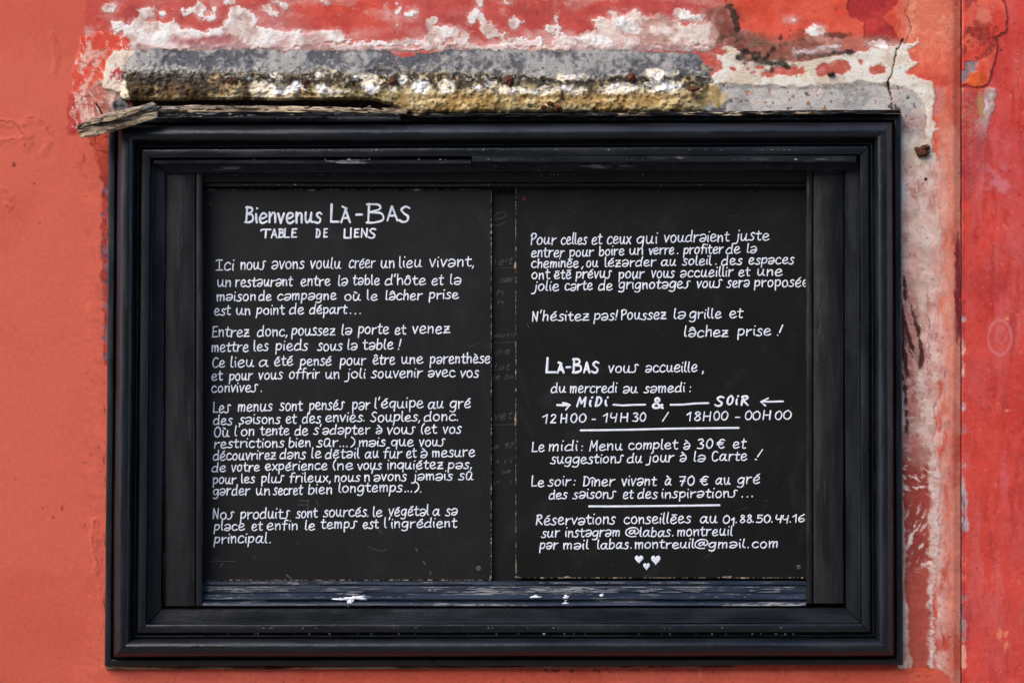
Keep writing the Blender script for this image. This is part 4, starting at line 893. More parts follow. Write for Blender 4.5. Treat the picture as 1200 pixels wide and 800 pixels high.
LOWER = set('bdfhijkltéèēêôàὰâùûîş')
def smooth_path(pts, step):
    if len(pts) == 2:
        (a, b), (c, d) = pts; n = max(2, int(math.hypot(c - a, d - b) / step / 2.5)); return [(a + (c - a) * i / n, b + (d - b) * i / n) for i in range(n + 1)]
    q = [(2 * pts[0][0] - pts[1][0], 2 * pts[0][1] - pts[1][1])] + list(pts) + [(2 * pts[-1][0] - pts[-2][0], 2 * pts[-1][1] - pts[-2][1])]
    out = []
    for i in range(1, len(q) - 2):
        p0, p1, p2, p3 = q[i - 1:i + 3]; L_ = math.hypot(p2[0] - p1[0], p2[1] - p1[1]); n = max(2, min(9, int(L_ / step + 1)))
        for k in range(n):
            t = k / n; t2, t3 = t * t, t * t * t
            out.append(tuple(.5 * (2 * p1[j] + (p2[j] - p0[j]) * t + (2 * p0[j] - 5 * p1[j] + 4 * p2[j] - p3[j]) * t2 + (3 * p1[j] - p0[j] - 3 * p2[j] + p3[j]) * t3) for j in (0, 1)))
    out.append(pts[-1]); return out
OFF = ((-1, 0), (-.8, .65), (-.35, 1), (.35, 1), (.8, .65), (1, 0))
class Ink:
    def __init__(s, depth, hgt=.00035): s.V = []; s.F = []; s.d = depth; s.h = hgt
    def stroke(s, pts, wd, rnd=random, pressure=True):
        """pts in photo px; wd px"""
        pts = [p_ for i, p_ in enumerate(pts) if i == 0 or math.hypot(p_[0] - pts[i - 1][0], p_[1] - pts[i - 1][1]) > .05]
        if len(pts) < 2: pts = [pts[0], (pts[0][0] + .3, pts[0][1] + .2)]
        n = len(pts); tg = []
        for i in range(n):
            a, b = pts[max(i - 1, 0)], pts[min(i + 1, n - 1)]; L_ = math.hypot(b[0] - a[0], b[1] - a[1]) or 1; tg.append(((b[0] - a[0]) / L_, (b[1] - a[1]) / L_))
        ph = rnd.random() * 6; seq = []
        w2 = wd / 2
        for e, k in ((-1.0, .12), (-.85, .55), (-.45, .9)): seq.append((pts[0][0] + tg[0][0] * e * w2, pts[0][1] + tg[0][1] * e * w2, tg[0], k))
        for i in range(n): seq.append((*pts[i], tg[i], 1 + (.13 * math.sin(ph + i * .55) if pressure else 0)))
        for e, k in ((.45, .9), (.85, .55), (1.0, .12)): seq.append((pts[-1][0] + tg[-1][0] * e * w2, pts[-1][1] + tg[-1][1] * e * w2, tg[-1], k))
        b0 = len(s.V)
        lift = rnd.random() * .00008
        for x, y, (tx, ty), k in seq:
            for o, hh in OFF:
                s.V.append(P(x - ty * o * w2 * k, y + tx * o * w2 * k, s.d - (s.h + lift) * hh * min(1, k * 1.2) + .00008))
        m = len(OFF)
        for i in range(len(seq) - 1):
            for j in range(m - 1):
                a = b0 + i * m + j; s.F.append((a, a + 1, a + m + 1, a + m))
    def word(s, txt, x0, x1, yb, xh, wd=2.1, slant=.07, slope=-.012, jit=1.0, clip=None, rnd=random):
        cur = 0; items = []; xh = xh * .82
        for i, ch in enumerate(txt):
            if ch == ' ': cur += 60; continue
            gw, st = G[ch]; items.append((ch, cur, st)); cur += gw + 13
        mn = min(q_[0] for _, c0, st in items for k in st for q_ in [(c0 + v[0], 0) for v in k]); mx = max(c0 + v[0] for _, c0, st in items for k in st for v in k)
        kx = (x1 - x0 - wd * .9) / max(mx - mn, 1)
        if txt in '.:,': kx = min(kx, xh / 100); x0 = (x0 + x1) / 2 - (mx - mn) * kx / 2 - wd * .45
        for ch, c0, st in items:
            dy = rnd.uniform(-.05, .05) * xh * jit; sy = 1 + rnd.uniform(-.06, .06) * jit; sl = slant + rnd.uniform(-.05, .05) * jit
            wx = rnd.uniform(-.03, .03) * jit
            for k in st:
                pp = []
                for (a, b) in k:
                    if b < 0: b *= .80
                    if b > 100 and ch in LOWER and ch not in 'ij': b = 100 + (b - 100) * .74
                    a2 = a + rnd.uniform(-2.2, 2.2) * jit; b2 = b + rnd.uniform(-2.2, 2.2) * jit
                    gx = x0 + wd * .45 + (c0 - mn + a2 * (1 + wx)) * kx; gy = b2 / 100 * xh * sy
                    pp.append((gx + sl * (gy - xh * .5), yb + slope * (gx - x0) - gy + dy - wd * .5))
                pts = smooth_path(pp, 1.35)
                if clip: pts = [q_ for q_ in pts if q_[0] < clip]
                if len(pts) > 1: s.stroke(pts, wd, rnd)
    def build(s, name, mat, parent):
        me = mesh_np(name, s.V, s.F); 
        o = link(name, me, mat, parent); return o

BD = .0195         # front plane of both boards
def board(label, x0, y0, x1, y1, tone, seed, tilt=0.0):
    c = P((x0 + x1) / 2, y1, BD)
    t = thing('menu_board', label, 'menu board', c, 'handwritten boards inside the case')
    a, b = P(x0, y1, BD), P(x1, y0, BD)
    link('panel', box_mesh('panel', (a[0], BD, a[2]), (b[0], BD + .0055, b[2]), .0003), tone, t)
    rnd = random.Random(seed); V = []; F = []
    def chip(x, y, rx, ry):
        n = rnd.randint(6, 9); b0 = len(V)
        for k in range(n):
            a_ = -2 * math.pi * k / n; r_ = rnd.uniform(.6, 1.1); V.append(P(x + rx * r_ * math.cos(a_), y + ry * r_ * math.sin(a_), BD - .00012))
        V.append(P(x, y, BD - .00035)); F.extend((b0 + k, b0 + (k + 1) % n, b0 + n) for k in range(n))
    def edge_run(xa, ya, xb, yb_, dens, w_):
        L_ = math.hypot(xb - xa, yb_ - ya); n = int(L_ * dens)
        for i in range(n):
            t_ = rnd.random(); big = 1 if rnd.random() > .93 else 0
            lx_ = rnd.uniform(.5, 2.2) * (1 + big); wx = rnd.uniform(.22, .42) * w_ * (1 + big * 1.2)
            if xa == xb: chip(xa + rnd.uniform(-.1, .1), ya + (yb_ - ya) * t_, wx, lx_)
            else: chip(xa + (xb - xa) * t_, ya + (yb_ - ya) * t_, lx_, wx)
    return t, chip, edge_run, V, F
def finish_chips(t, V, F):
    o = link('edge_chips', mesh_np('edge_chips', V, F), M_chip, t); o['kind'] = 'stuff'
def screw(x, y, r, mat, parent, seed=0):
    c = Vector(P(x, y, BD)); bm = bmesh.new(); n = 20
    rings = [(r * 1.0, 0), (r * .95, .0008), (r * .6, .0011), (r * .35, .0010), (r * .30, .0002)]
    vs = [[bm.verts.new(c + Vector((math.cos(2 * math.pi * k / n) * R_ * S, -h_, math.sin(2 * math.pi * k / n) * R_ * S))) for k in range(n)] for R_, h_ in rings]
    for a, b in zip(vs[:-1], vs[1:]):
        for k in range(n): bm.faces.new((a[k], a[(k + 1) % n], b[(k + 1) % n], b[k]))
    bm.faces.new(vs[-1]); me = bpy.data.meshes.new('screw'); bm.to_mesh(me); bm.free()
    o = link('screw', me, mat, parent)
    k = Ink(BD - .0009, .0001); k.stroke([(x - r * .3, y), (x + r * .3, y)], .4, pressure=False)
    link('screw_slot', mesh_np('screw_slot', k.V, k.F), M_dark, None)
    so = bpy.data.objects['screw_slot'] if 'screw_slot' in bpy.data.objects else None
    so = C.objects[-1]; so.parent = o; so.location = (0, 0, 0)
    return o

bl, chipL, runL, VL, FL = board('left black board, chipped edges, covered in white handwritten French paragraphs under a title', 234.5, 222, 576, 679.3, M_board, 11)
br, chipR, runR, VR, FR = board('right black board with opening hours, two underlines and three small white hearts', 604, 216.5, 948, 676.8, M_boardr, 12)
runL(243, 222.3, 575, 222.3, .35, 1.2); runL(575.7, 223, 575.7, 678, .45, .9); runL(243, 679, 575, 679, .40, 1.1); chipL(489, 222.8, 5, 1.6); chipL(575, 676, 1.3, 3); chipL(365, 223, 4, 1.4); chipL(250, 222.6, 5, 1); chipL(275, 222.5, 4, .8)
runR(604.5, 218, 604.5, 676, .40, .9); runR(606, 676.4, 942, 676.4, .35, 1.3); chipR(604.8, 665, .8, 9); chipR(606, 675.6, 3, 1.0); chipR(665, 675.6, 4, 1.2); chipR(853, 675.6, 7, 1.4); chipR(603.6, 311, 1.6, 5); chipR(604, 492, 1.3, 7)
finish_chips(bl, VL, FL); finish_chips(br, VR, FR)
screw(246.5, 238.5, 2.7, M_rust, bl); screw(561, 665.3, 2.9, M_screw, bl); screw(614.5, 233.5, 2.6, M_rust, br); screw(936, 664, 2.6, M_screw, br)

rndw = random.Random(21)
def line(parent, words, xh, wd=1.55, **k):
    for i, (t_, x0, x1, yb_) in enumerate(words):
        if i == 0 or t_ not in '.,:!)': ink = Ink(BD)
        ink.word(t_, x0, x1, yb_, xh, wd, rnd=rndw, slant=k.get('slant', .07))
        if i + 1 == len(words) or words[i + 1][0] not in '.,:!)': ink.build('word', M_text, parent)
# title
ink = Ink(BD); ink.word('Bienvenus', 287, 377.5, 262.6, 14.5, 2.6, .05, 0, .8, rnd=rndw); ink.build('word', M_text, bl); ink = Ink(BD)
ink.word('L', 387, 398, 262, 17, 2.9, .02, 0, .3, rnd=rndw); ink.word('À', 399, 411.5, 262, 12, 2.6, .02, 0, .3, rnd=rndw); ink.word('-', 416.5, 425.5, 259.5, 12, 2.8, 0, 0, .3, rnd=rndw)
ink.word('B', 429, 450, 262.5, 18.2, 2.5, .0, 0, .3, rnd=rndw); ink.word('A', 453, 467, 260, 13.6, 2.6, 0, 0, .3, rnd=rndw); ink.word('S', 467, 481, 261.8, 14.2, 2.7, 0, 0, .3, rnd=rndw)
ink.build('word', M_text, bl)
ink = Ink(BD)
for t_, a, b, y_, xh in (('T', 305, 318, 280, 8.3), ('A', 317.5, 325.5, 279.6, 7.8), ('B', 326, 333.5, 279.6, 7.9), ('L', 333, 340, 279.4, 8.2), ('E', 341.5, 348.5, 279.5, 8), ('D', 370, 376, 279.4, 7.9), ('E', 379, 384.5, 279.2, 7.9), ('L', 402.8, 410.5, 280.3, 8.4), ('I', 0, 0, 0, 0), ('E', 415, 421.5, 279.2, 7.8), ('N', 423, 431, 279, 8), ('S', 431, 441, 280.2, 8.8)):
    if t_ == 'I': ink.stroke([(411.5, 267.5), (411.3, 279)], 2.1)
    else: ink.word(t_, a, b, y_, xh, 2.1, .05, 0, .4, rnd=rndw)
    if a in (341.5, 379): ink.build('word', M_text, bl); ink = Ink(BD)
ink.build('word', M_text, bl)
TL = [
 (10.4, [('Ici', 252.5, 274.5, 317.6), ('nouş', 282, 312, 317), ('avons', 318.5, 357, 316), ('voulu', 363.5, 400, 315.7), ('créer', 409, 440, 315), ('un', 446.5, 462.5, 314.8), ('lieu', 468, 495, 314.6), ('vivant,', 503, 556, 313.7)]),
 (9.6, [('un', 255, 271, 337), ('restaurant', 276, 343.5, 336.9), ('entre', 352.5, 387.8, 336), ('la', 396.5, 408, 335.6), ('table', 413, 445.5, 334.8), ("d'hôte", 451, 499.5, 335), ('et', 506, 520.3, 334.6), ('la', 527.5, 541, 334.4)]),
 (8.8, [('maison', 254, 300, 353.4), ('de', 303, 318.8, 353), ('campagne', 325, 395, 352.6), ('où', 403.7, 423.3, 352.8), ('le', 430, 443, 352.5), ('lâcher', 452, 495.3, 352.4), ('prise', 503, 537.8, 351.2)]),
 (9.2, [('est', 251, 270.8, 370), ('un', 277, 293.8, 369.8), ('point', 300.7, 334.3, 369.3), ('de', 339, 356.8, 369), ('dépɑrt', 362.5, 407.5, 368.8), ('.', 409.8, 412.2, 368.4), ('.', 415.8, 418.2, 368.4), ('.', 421.3, 423.8, 368.4)]),
 (9.8, [('Entrez', 248.7, 293, 395.6), ('donc,', 301.5, 337.3, 394.9), ('poussez', 342, 393.5, 393.9), ('la', 400.6, 413, 393.2), ('porte', 420, 456.3, 392.2), ('et', 462.7, 476.3, 392.7), ('venez', 483, 528, 391.6)]),
 (9.6, [('mettre', 248, 291.8, 413), ('les', 297.4, 315, 412), ('pieds', 323.4, 361.4, 411.5), ('sous', 372, 401.6, 411.7), ('la', 407.4, 419.4, 410.6), ('table', 425, 461.6, 410.2), ('!', 466.5, 470.8, 410.3)]),
 (9.6, [('Ce', 249, 264, 431.2), ('lieu', 270.3, 298, 431), ('ɑ', 303.4, 315.3, 430.2), ('été', 321.5, 343.9, 429.4), ('pensé', 352, 389.2, 429), ('pour', 398.6, 429.2, 428.8), ('être', 437, 463.4, 427.7), ('une', 470.6, 496.4, 427.1), ('parenthèse', 504, 575.2, 426.6)]),
 (9.2, [('et', 248, 261.3, 446.3), ('pour', 268.7, 296.5, 446.2), ('vous', 302.8, 331.7, 445), ('offrir', 339, 375.2, 444.4), ('un', 381.6, 397.9, 444.2), ('joli', 403.7, 428.6, 444), ('souvenir', 435, 495.3, 443.5), ('avec', 501.7, 534, 442.3), ('vos', 539.3, 561.5, 442.8)]),
 (9.2, [('conviveş', 247.5, 302.5, 460.2), ('.', 305.3, 307.6, 459.6)]),
 (9.8, [('Leş', 249.8, 270.5, 484.4), ('menus', 279, 319.6, 482.5), ('sont', 327.5, 355.2, 481.7), ('penséş', 362.4, 404.2, 481.1), ('par', 413, 434.2, 480.3), ("l'équipe", 439, 496.8, 479.1), ('ɑu', 501.7, 520.2, 479.4), ('gré', 527.4, 552.3, 478.9)]),
 (9.2, [('des', 249.8, 272.8, 498.2), ('saisons', 280, 329, 497.1), ('et', 335, 348, 496.7), ('des', 353.8, 376.4, 496.3), ('envies.', 381.4, 427.7, 494.9), ('Souples,', 434, 492.8, 494.8), ('donc.', 496.6, 537.2, 493.9)]),
 (9.2, [('Où', 250.8, 269.7, 512.3), ("l'on", 275, 298.2, 511.3), ('tente', 304.7, 339.9, 510.4), ('de', 345, 361.5, 510.6), ("s'adapter", 367.3, 434.2, 509.8), ('à', 440.7, 448.2, 509), ('vouş', 453.5, 487.2, 509.1), ('(et', 493.5, 512.3, 508.7), ('vos', 518.8, 541.2, 508.6)]),
 (8.8, [('restrictions', 251.4, 333.3, 525.4), ('bien', 338.4, 364.2, 524.3), ('sûr', 371, 396.8, 524.4), ('.', 398, 400.2, 523.9), ('.', 401.8, 404, 523.9), ('.', 405.6, 407.8, 523.9), (')', 411, 415.8, 523.6), ('mais', 420.7, 452.2, 523.6), ('que', 458.3, 485.4, 523.3), ('vouş', 491, 522.2, 523.4)]),
 (9.2, [('découvrirez', 249.5, 324.2, 539.6), ('dans', 327.8, 358.6, 538.1), ('le', 365, 377.2, 537), ('dētail', 381, 421.8, 537.5), ('ɑu', 427.5, 444.6, 537), ('fur', 449, 471.7, 537.2), ('et', 476, 488.6, 536.7), ('à', 493, 501.2, 536.6), ('mesure', 506.3, 557, 536.1)]),
 (8.8, [('de', 248, 265.2, 553.4), ('votre', 271, 304.9, 553), ('expérience', 310.7, 384.2, 551.6), ('(ne', 390, 414.5, 551.1), ('vous', 419, 447.9, 550.8), ('inquiétez', 454, 520.2, 550.3), ('pas,', 525, 553.4, 549.8)]),
 (8.8, [('pour', 249.5, 277.2, 567.2), ('les', 282.8, 299.2, 566.5), ('pluş', 306.4, 333, 566), ('frileux,', 338.9, 387.8, 565.7), ('nous', 392, 422.2, 564.6), ("n'avons", 427, 476.8, 564.1), ('jamais', 482, 530.7, 563.3), ('sû', 537, 555.2, 563)]),
 (9.4, [('garder', 249.8, 293.2, 581), ('un', 300.2, 316.6, 580.3), ('secret', 320.2, 355.2, 580), ('bien', 361.3, 389.2, 579.1), ('longtemps', 397, 471.7, 577.5), ('.', 474, 476.3, 577), ('.', 477.7, 480, 577), ('.', 481.4, 483.7, 577), (')', 486, 490.9, 577), ('.', 492.4, 494.6, 577)]),
 (9.6, [('Noş', 249.8, 275, 608.5), ('produitş', 281.8, 339.7, 608.3), ('sont', 346.7, 372.7, 607.1), ('sourcés.', 378.8, 432.2, 605.9), ('le', 437, 448.6, 605.4), ('végétal', 455.4, 503.2, 604.8), ('ɑ', 507, 516.2, 604.7), ('sa', 522, 536.8, 604.3)]),
 (9.0, [('place', 251, 287.2, 622), ('et', 295, 308.2, 621.8), ('enfin', 313, 349.2, 621.3), ('le', 357.5, 370, 621.2), ('tempş', 375.5, 418.7, 619.7), ('est', 425.3, 444.2, 619.4), ("l'ingrédient", 450.4, 536.2, 619)]),
 (9.4, [('principɑl', 251, 313.8, 637), ('.', 315.6, 318, 636.4)]),
]
TR = [
 (10.0, [('Pour', 621.4, 652.2, 287.8), ('celles', 657.3, 688.2, 287.5), ('et', 693.4, 706, 287.2), ('ceux', 711.3, 739.8, 286.8), ('qui', 746, 770.4, 286.4), ('voudraient', 778, 855.2, 284.8), ('juste', 860, 901.9, 283)]),
 (9.0, [('entrer', 622.5, 662, 302.2), ('pour', 667.3, 696, 301.5), ('boire', 702, 732, 300.4), ('un', 737.7, 753.5, 299.6), ('verre', 760, 790.5, 299), ('.', 793, 795.5, 298.4), ('profiter', 801, 847.8, 298.5), ('de', 850.4, 868, 298.1), ('la', 875.3, 887, 297.3)]),
 (8.8, [('cheminēe', 622.5, 678.6, 314.7), (',', 681.5, 684.3, 314), ('ou', 687, 701.5, 313.9), ('lézarder', 708.5, 768.8, 313.5), ('ɑu', 774.4, 793.2, 312.2), ('soleil', 799.3, 834.2, 311.6), ('.', 838, 840.3, 311.2), ('des', 845, 870, 311.4), ('espaces', 877, 930.9, 310.6)]),
 (9.2, [('ont', 623, 645.2, 328), ('ētē', 649.4, 670, 327.6), ('prévuş', 675, 717.2, 327), ('pour', 725, 755.2, 327.3), ('vous', 762.8, 790.8, 326.4), ('accueillir', 797, 859.7, 325.6), ('et', 865.5, 879.4, 324.5), ('une', 887.6, 917.2, 324.1)]),
 (9.4, [('jolie', 623.4, 655.6, 341.5), ('carte', 661.7, 695, 341.1), ('de', 700.9, 718.2, 340.8), ('grignotageş', 725, 808.7, 339.6), ('vouş', 816, 846, 338), ('sera', 851.5, 878.7, 337.5)]),
 (9.2, [("N'hésitez", 623.7, 690.8, 377), ('pas!', 696.3, 723.7, 375.9), ('Poussez', 727, 781.5, 375.4), ('la', 789.8, 803.5, 374.1), ('grille', 808, 846, 373.9), ('et', 854.7, 871.1, 373.5)]),
 (9.6, [('lâchez', 802, 854.2, 395.5), ('prise', 864.5, 904, 394.2), ('!', 910.5, 917.2, 393.6)]),
 (9.6, [('vouş', 712.7, 748.2, 437.5), ('accueille', 756.4, 817.7, 437), (',', 822.2, 826, 436.4)]),
 (9.0, [('du', 645.4, 663.8, 461), ('mercredi', 667.8, 722.9, 461), ('au', 730, 747.8, 461), ('samedi', 754.4, 802.7, 460.5), (':', 807, 810.8, 460)]),
 (9.2, [('Le', 623.4, 638.7, 529.6), ('midi', 643, 677, 529), (':', 680.5, 684, 528.8), ('Menu', 690.7, 730, 528.5), ('complet', 736, 794.7, 527.2), ('à', 801, 809, 526.8), ('et', 858.7, 875, 525.9)]),
 (9.2, [('suggestionş', 645, 730.8, 543.8), ('du', 734.6, 753, 542.6), ('jour', 757.5, 790, 542), ('à', 796.6, 804.7, 541.6), ('la', 813, 827, 541.1), ('Cɑrte', 833.8, 876, 540.4), ('!', 884.8, 892.4, 539.6)]),
 (9.4, [('Le', 623, 638.2, 570.5), ('soir', 642, 669.2, 569.7), (':', 671.8, 675, 569.5), ('Dîner', 683.4, 720.7, 570), ('vivant', 728.3, 769.7, 569.6), ('ὰ', 779, 787.8, 569.2), ('ɑu', 838.5, 856.2, 568.2), ('gré', 864, 891.2, 567.5)]),
 (8.8, [('des', 643, 665, 585), ('saisonş', 671, 721.6, 584.6), ('et', 730, 742.5, 584.5), ('des', 747, 770.6, 584.4), ('inspirationş', 775.5, 864.2, 584), ('.', 869, 871.3, 582.8), ('.', 874.8, 877.1, 582.8), ('.', 880.3, 882.7, 582.8)]),
 (9.6, [('Réservations', 627.7, 721.2, 615.3), ('conseillēes', 730.9, 809.7, 614.2), ('ɑu', 820, 841, 613.5)]),
 (9.0, [('sur', 634.4, 656.2, 629.8), ('instagram', 662.5, 726.2, 629.4), ('@', 733, 748.8, 627.6), ('lɑbɑs', 749.7, 786, 629.2), ('.', 787.5, 790, 628.6), ('montreuil', 793.6, 859, 628.2)]),
 (8.6, [('par', 632.6, 654.2, 643.8), ('mail', 660, 690.2, 643.8), ('lɑbɑs', 700, 737, 643.7), ('.', 738.8, 741.2, 643), ('montreuil', 744, 814, 643.1), ('@', 814.4, 830, 641.8), ('gmail', 830.4, 873.9, 642.6), ('.', 875.4, 878, 642), ('com', 881, 911.2, 642.3)]),
]
for xh, ws in TL: line(bl, ws, xh)
for i, (xh, ws) in enumerate(TR): line(br, ws, xh, slant=.10)
# the last word of the fifth line runs on behind the stile
ink = Ink(BD); ink.word('proposée', 884, 948, 337.2, 9.2, 1.55, .07, rnd=rndw, clip=946.5); ink.build('word', M_text, br)
# heading, hours, prices
ink = Ink(BD)
for t_, a, b, y_, xh, w_ in (('L', 639.6, 652.4, 438, 13.8, 3.0), ('À', 652.4, 661.8, 437.8, 7.9, 2.6), ('-', 662.8, 669.4, 436, 9, 2.3), ('B', 670.3, 682, 437.9, 13.2, 2.7), ('A', 683.4, 692, 437.6, 9.8, 2.5), ('S', 692.6, 702.4, 437.7, 10, 2.5)):
    ink.word(t_, a, b, y_, xh, w_, .02, 0, .3, rnd=rndw)
ink.build('word', M_text, br)
ink = Ink(BD)
ink.stroke([(653, 474.4), (660, 474.8), (667.5, 474.2)], 2.5); ink.stroke([(659.5, 472.0), (664, 472.6), (668.2, 474.3), (665, 477.5), (663.3, 479.8)], 2.2); ink.build('arrow', M_text, br); ink = Ink(BD)
for t_, a, b, y_ in (('M', 676, 686.8, 477.2), ('i', 690.5, 694, 477), ('D', 697.5, 705.5, 476.8), ('i', 708.6, 712.6, 476.6)): ink.word(t_, a, b, y_, 8.6 if t_ != 'i' else 8.8, 2.4, .20, 0, .4, rnd=rndw)
ink.build('word', M_text, br); ink = Ink(BD)
ink.stroke([(719, 474), (730, 474.9), (742, 474.2), (756, 474)], 2.3, pressure=False); ink.build('dash', M_text, br); ink = Ink(BD); ink.word('&', 764, 778, 479.2, 9.8, 2.9, .05, 0, .3, rnd=rndw); ink.build('word', M_text, br); ink = Ink(BD)
ink.stroke([(786, 474.2), (800, 474), (815, 472.6), (830, 472.2)], 2.4, pressure=False); ink.build('dash', M_text, br); ink = Ink(BD)
for t_, a, b, y_ in (('S', 837.3, 848, 476.6), ('O', 851.5, 859.5, 475.2), ('i', 862, 865.2, 475), ('R', 867.5, 878, 475.4)): ink.word(t_, a, b, y_, 8.6, 2.4, .16, 0, .4, rnd=rndw)
ink.build('word', M_text, br); ink = Ink(BD)
ink.stroke([(917.5, 470.1), (905, 470.5), (893, 470.4)], 2.3, pressure=False); ink.stroke([(900, 466.6), (891.4, 470.6), (896.8, 475)], 2.2)
ink.build('arrow', M_text, br)
ink = Ink(BD)
for t_, a, b, y_ in (('1', 635, 641.6, 496.3), ('2', 645, 652.4, 496), ('H', 657, 664.5, 495.8), ('0', 668.4, 676.6, 495.6), ('0', 678.4, 687.2, 495.2), ('-', 693.2, 698.4, 496), ('1', 706, 711.8, 495), ('4', 714.8, 723.2, 494.6), ('H', 727, 736, 494.6), ('3', 741, 748.2, 494.4), ('0', 749.6, 757.2, 494), ('/', 776, 783.3, 493.8),
                     ('1', 804, 809.8, 493.6), ('8', 813.5, 821.7, 493.5), ('H', 824, 832.7, 493.2), ('0', 836, 843.8, 493), ('0', 845, 853.2, 492.8), ('-', 861.3, 867.3, 493.6), ('0', 873, 881.4, 492.4), ('0', 882, 891.3, 492.4), ('H', 894, 903.3, 492), ('0', 908, 916.7, 492), ('0', 918, 927.3, 491.8)):
    ink.word(t_, a, b, y_, 8.2, 1.65, .10, 0, .6, rnd=rndw)
    if (t_, a) in (('0', 678.4), ('-', 693.2), ('0', 749.6), ('/', 776), ('0', 845), ('-', 861.3)): ink.build('word', M_text, br); ink = Ink(BD)
ink.build('word', M_text, br)
for pts in ([(680.5, 504), (700, 503.8), (740, 503.2), (780, 502.2), (820, 501.6), (865.5, 501.1)], [(690.5, 592.8), (720, 592.9), (760, 592.5), (800, 592.1), (843, 591.5)]):
    ink = Ink(BD); ink.stroke(smooth_path(pts, 8), 2.5, pressure=False); ink.build('underline', M_text, br)
ink = Ink(BD)
for t_, a, b, y_, xh in (('3', 817, 825, 526.2, 8.9), ('0', 827.5, 835.6, 525.8, 8.7), ('€', 839.7, 849.3, 525.9, 8.9)): ink.word(t_, a, b, y_, xh, 1.65, .1, 0, .4, rnd=rndw)
ink.build('price', M_text, br)
ink = Ink(BD)
for t_, a, b, y_, xh in (('7', 795.4, 803.4, 569.4, 8.7), ('0', 805.4, 814, 569, 8.6), ('€', 819.8, 830, 568.9, 8.6)): ink.word(t_, a, b, y_, xh, 1.7, .1, 0, .4, rnd=rndw)
ink.build('price', M_text, br)
ink = Ink(BD)
for t_, a, b, y_ in (('0', 847, 855.3, 613.4), ('1', 856.5, 860.6, 616), ('.', 861.6, 864, 612.8), ('8', 867, 873.6, 612.9), ('8', 875, 881.4, 612.8), ('.', 881.6, 883.8, 612.4), ('5', 886, 894, 612.6), ('0', 895, 903, 612.6), ('.', 903.6, 905.8, 612.4), ('4', 908.5, 916, 612.8), ('4', 916.4, 924, 613), ('.', 925.2, 927.4, 612.4), ('1', 928.2, 933.6, 612.2), ('6', 935, 943, 612)):
    ink.word(t_, a, b, y_, 7.4, 1.6, .08, 0, .5, rnd=rndw)
ink.build('word', M_text, br)
def heart(cx, cy, w_, h_, parent, seed):
    rnd = random.Random(seed); n = 26; V = [P(cx, cy, BD - .0004)]; F = []
    for ring, (k, dp) in enumerate(((.8, .00038), (1.0, -.00005))):
        for i in range(n):
            t = 2 * math.pi * i / n; x = 16 * math.sin(t) ** 3; y = 13 * math.cos(t) - 5 * math.cos(2 * t) - 2 * math.cos(3 * t) - math.cos(4 * t)
            V.append(P(cx + x / 32 * w_ * k + rnd.uniform(-.15, .15), cy - (y + 2.5) / 29 * h_ * k + rnd.uniform(-.15, .15), BD - dp))
    F = [(0, 1 + i, 1 + (i + 1) % n, 1 + (i + 1) % n) for i in range(n)]
    me = bpy.data.meshes.new('heart'); me.from_pydata(V, [], [f[:3] for f in F] + [(1 + i, 1 + n + i, 1 + n + (i + 1) % n, 1 + (i + 1) % n) for i in range(n)]); me.validate()
    link('heart', me, M_text, parent)
heart(748.8, 655.2, 10.5, 10, br, 1); heart(768.4, 656.2, 11, 12, br, 2); heart(757.6, 663.5, 8, 9, br, 3)
# scratches and drips of paint on the boards
rs = random.Random(77)
def scratches(parent, lst):
    ink = Ink(BD, .0001)
    for pts, w_ in lst: ink.stroke(smooth_path(pts, 2), w_, pressure=False)
    o = ink.build('scratches', M_scratch, parent); o['kind'] = 'stuff'
base_s = [([(487, 641), (489.5, 646)], .9), ([(496, 657), (499, 661)], 1.2), ([(504, 669.5), (505, 672)], 1.4), ([(444, 620.5), (448, 625)], .6), ([(336, 673), (341, 677)], 1.4), ([(261, 660), (258.5, 663)], 1.1), ([(296, 651), (301, 655.5)], .5), ([(350, 586), (363, 586.5)], .7), ([(349, 591), (360, 591)], .6), ([(361, 585), (361, 597)], .6), ([(371, 586), (373, 592)], .6), ([(247, 656.5), (262, 657), (277, 657)], .35), ([(262, 440), (268, 436.5)], .35), ([(285, 410), (300, 420)], .3), ([(430, 640), (446, 645), (453, 643)], .4)]
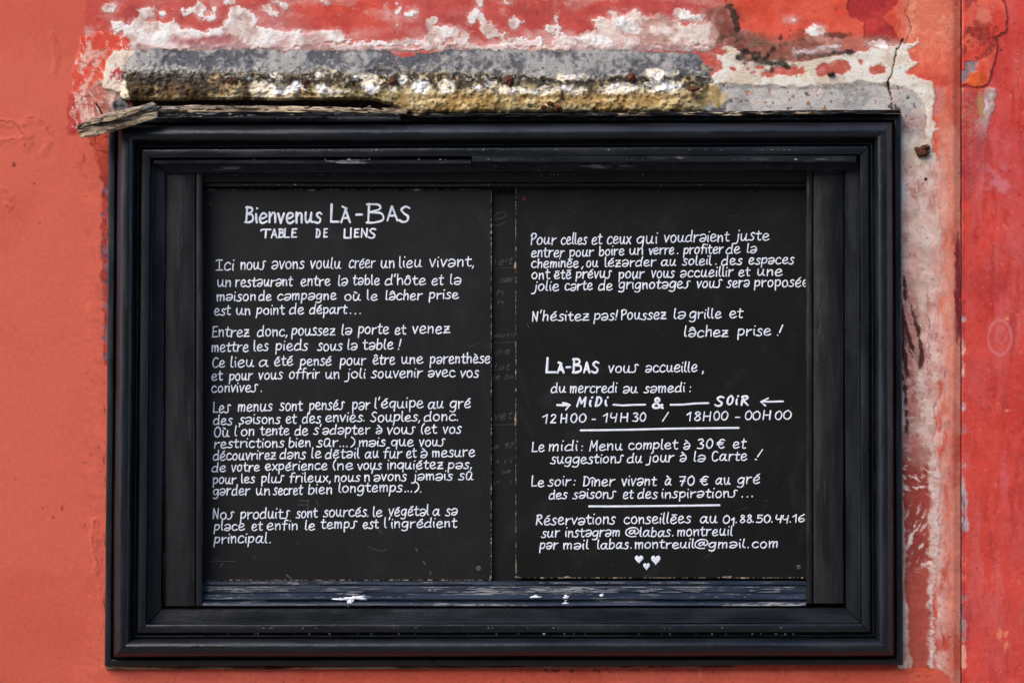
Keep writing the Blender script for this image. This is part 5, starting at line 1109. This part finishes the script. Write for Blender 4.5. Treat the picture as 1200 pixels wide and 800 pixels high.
for (parent, xa, xb) in ((bl, 244, 572), (br, 610, 938)):
    ls = list(base_s) if parent is bl else [([(618, 380), (619.5, 384)], .6)]
    for i in range(46):
        x = rs.uniform(xa, xb); y = rs.uniform(228, 674); L_ = rs.uniform(0, .5); ls.append(([(x, y), (x + .3, y + L_ + .1)], rs.uniform(.45, .9)))
    for i in range(7):
        x = rs.uniform(xa, xb - 20); y = rs.uniform(240, 670); ls.append(([(x, y), (x + rs.uniform(4, 16), y + rs.uniform(-8, 8))], .22))
    scratches(parent, ls)
# faded older writing on the backing between the boards
BD_OLD = BD; 
def old(words, wd=.85):
    ink = Ink(.0262, .00006)
    for t_, x0, x1, yb_, xh, cl in words:
        ink.word(t_, x0, x1, yb_, xh, wd, .35, -.05, 1.3, clip=cl, rnd=rndw)
    ink.build('faded_writing', M_faded, case)
for wds in ([('e', 576, 594, 265, 17, 603)], [('vert', 579, 601, 311, 7, 604)], [('san', 585, 604, 331, 5.5, 605)], [('h', 582, 590, 347, 6, 603)], [('k', 583, 590, 358, 6, 603)] if 'k' in G else [('h', 583, 590, 358, 6, 603)], [('euni', 579, 603, 396, 5, 604)],
            [('dreo', 580, 603, 416, 6, 604)], [('lat', 580, 598, 434, 6, 603)], [('lesse', 578, 602, 445, 5, 604)], [('vet', 579, 601, 492, 8, 604)], [('a 92', 578, 602, 526, 5, 604)] if '9' in G else [('a', 578, 584, 526, 5, 604), ('0', 592, 597, 526, 4, 604), ('2', 598, 603, 526, 4, 604)], [('muti', 581, 600, 543, 4.5, 604)], [('sum', 584, 600, 555, 4.5, 604)], [('inder', 579, 602, 568, 5, 604)]):
    old(wds)
ink = Ink(.0262, .00006); ink.stroke([(577, 401.5), (603, 401)], .5, pressure=False); ink.stroke([(577, 497.5), (603, 497)], .5, pressure=False); ink.stroke([(577, 314.5), (602, 313.8)], .35, pressure=False); ink.build('faded_writing', M_faded, case)
print('tris', sum(len(o.data.polygons) * 2 for o in C.objects if o.type == 'MESH'))
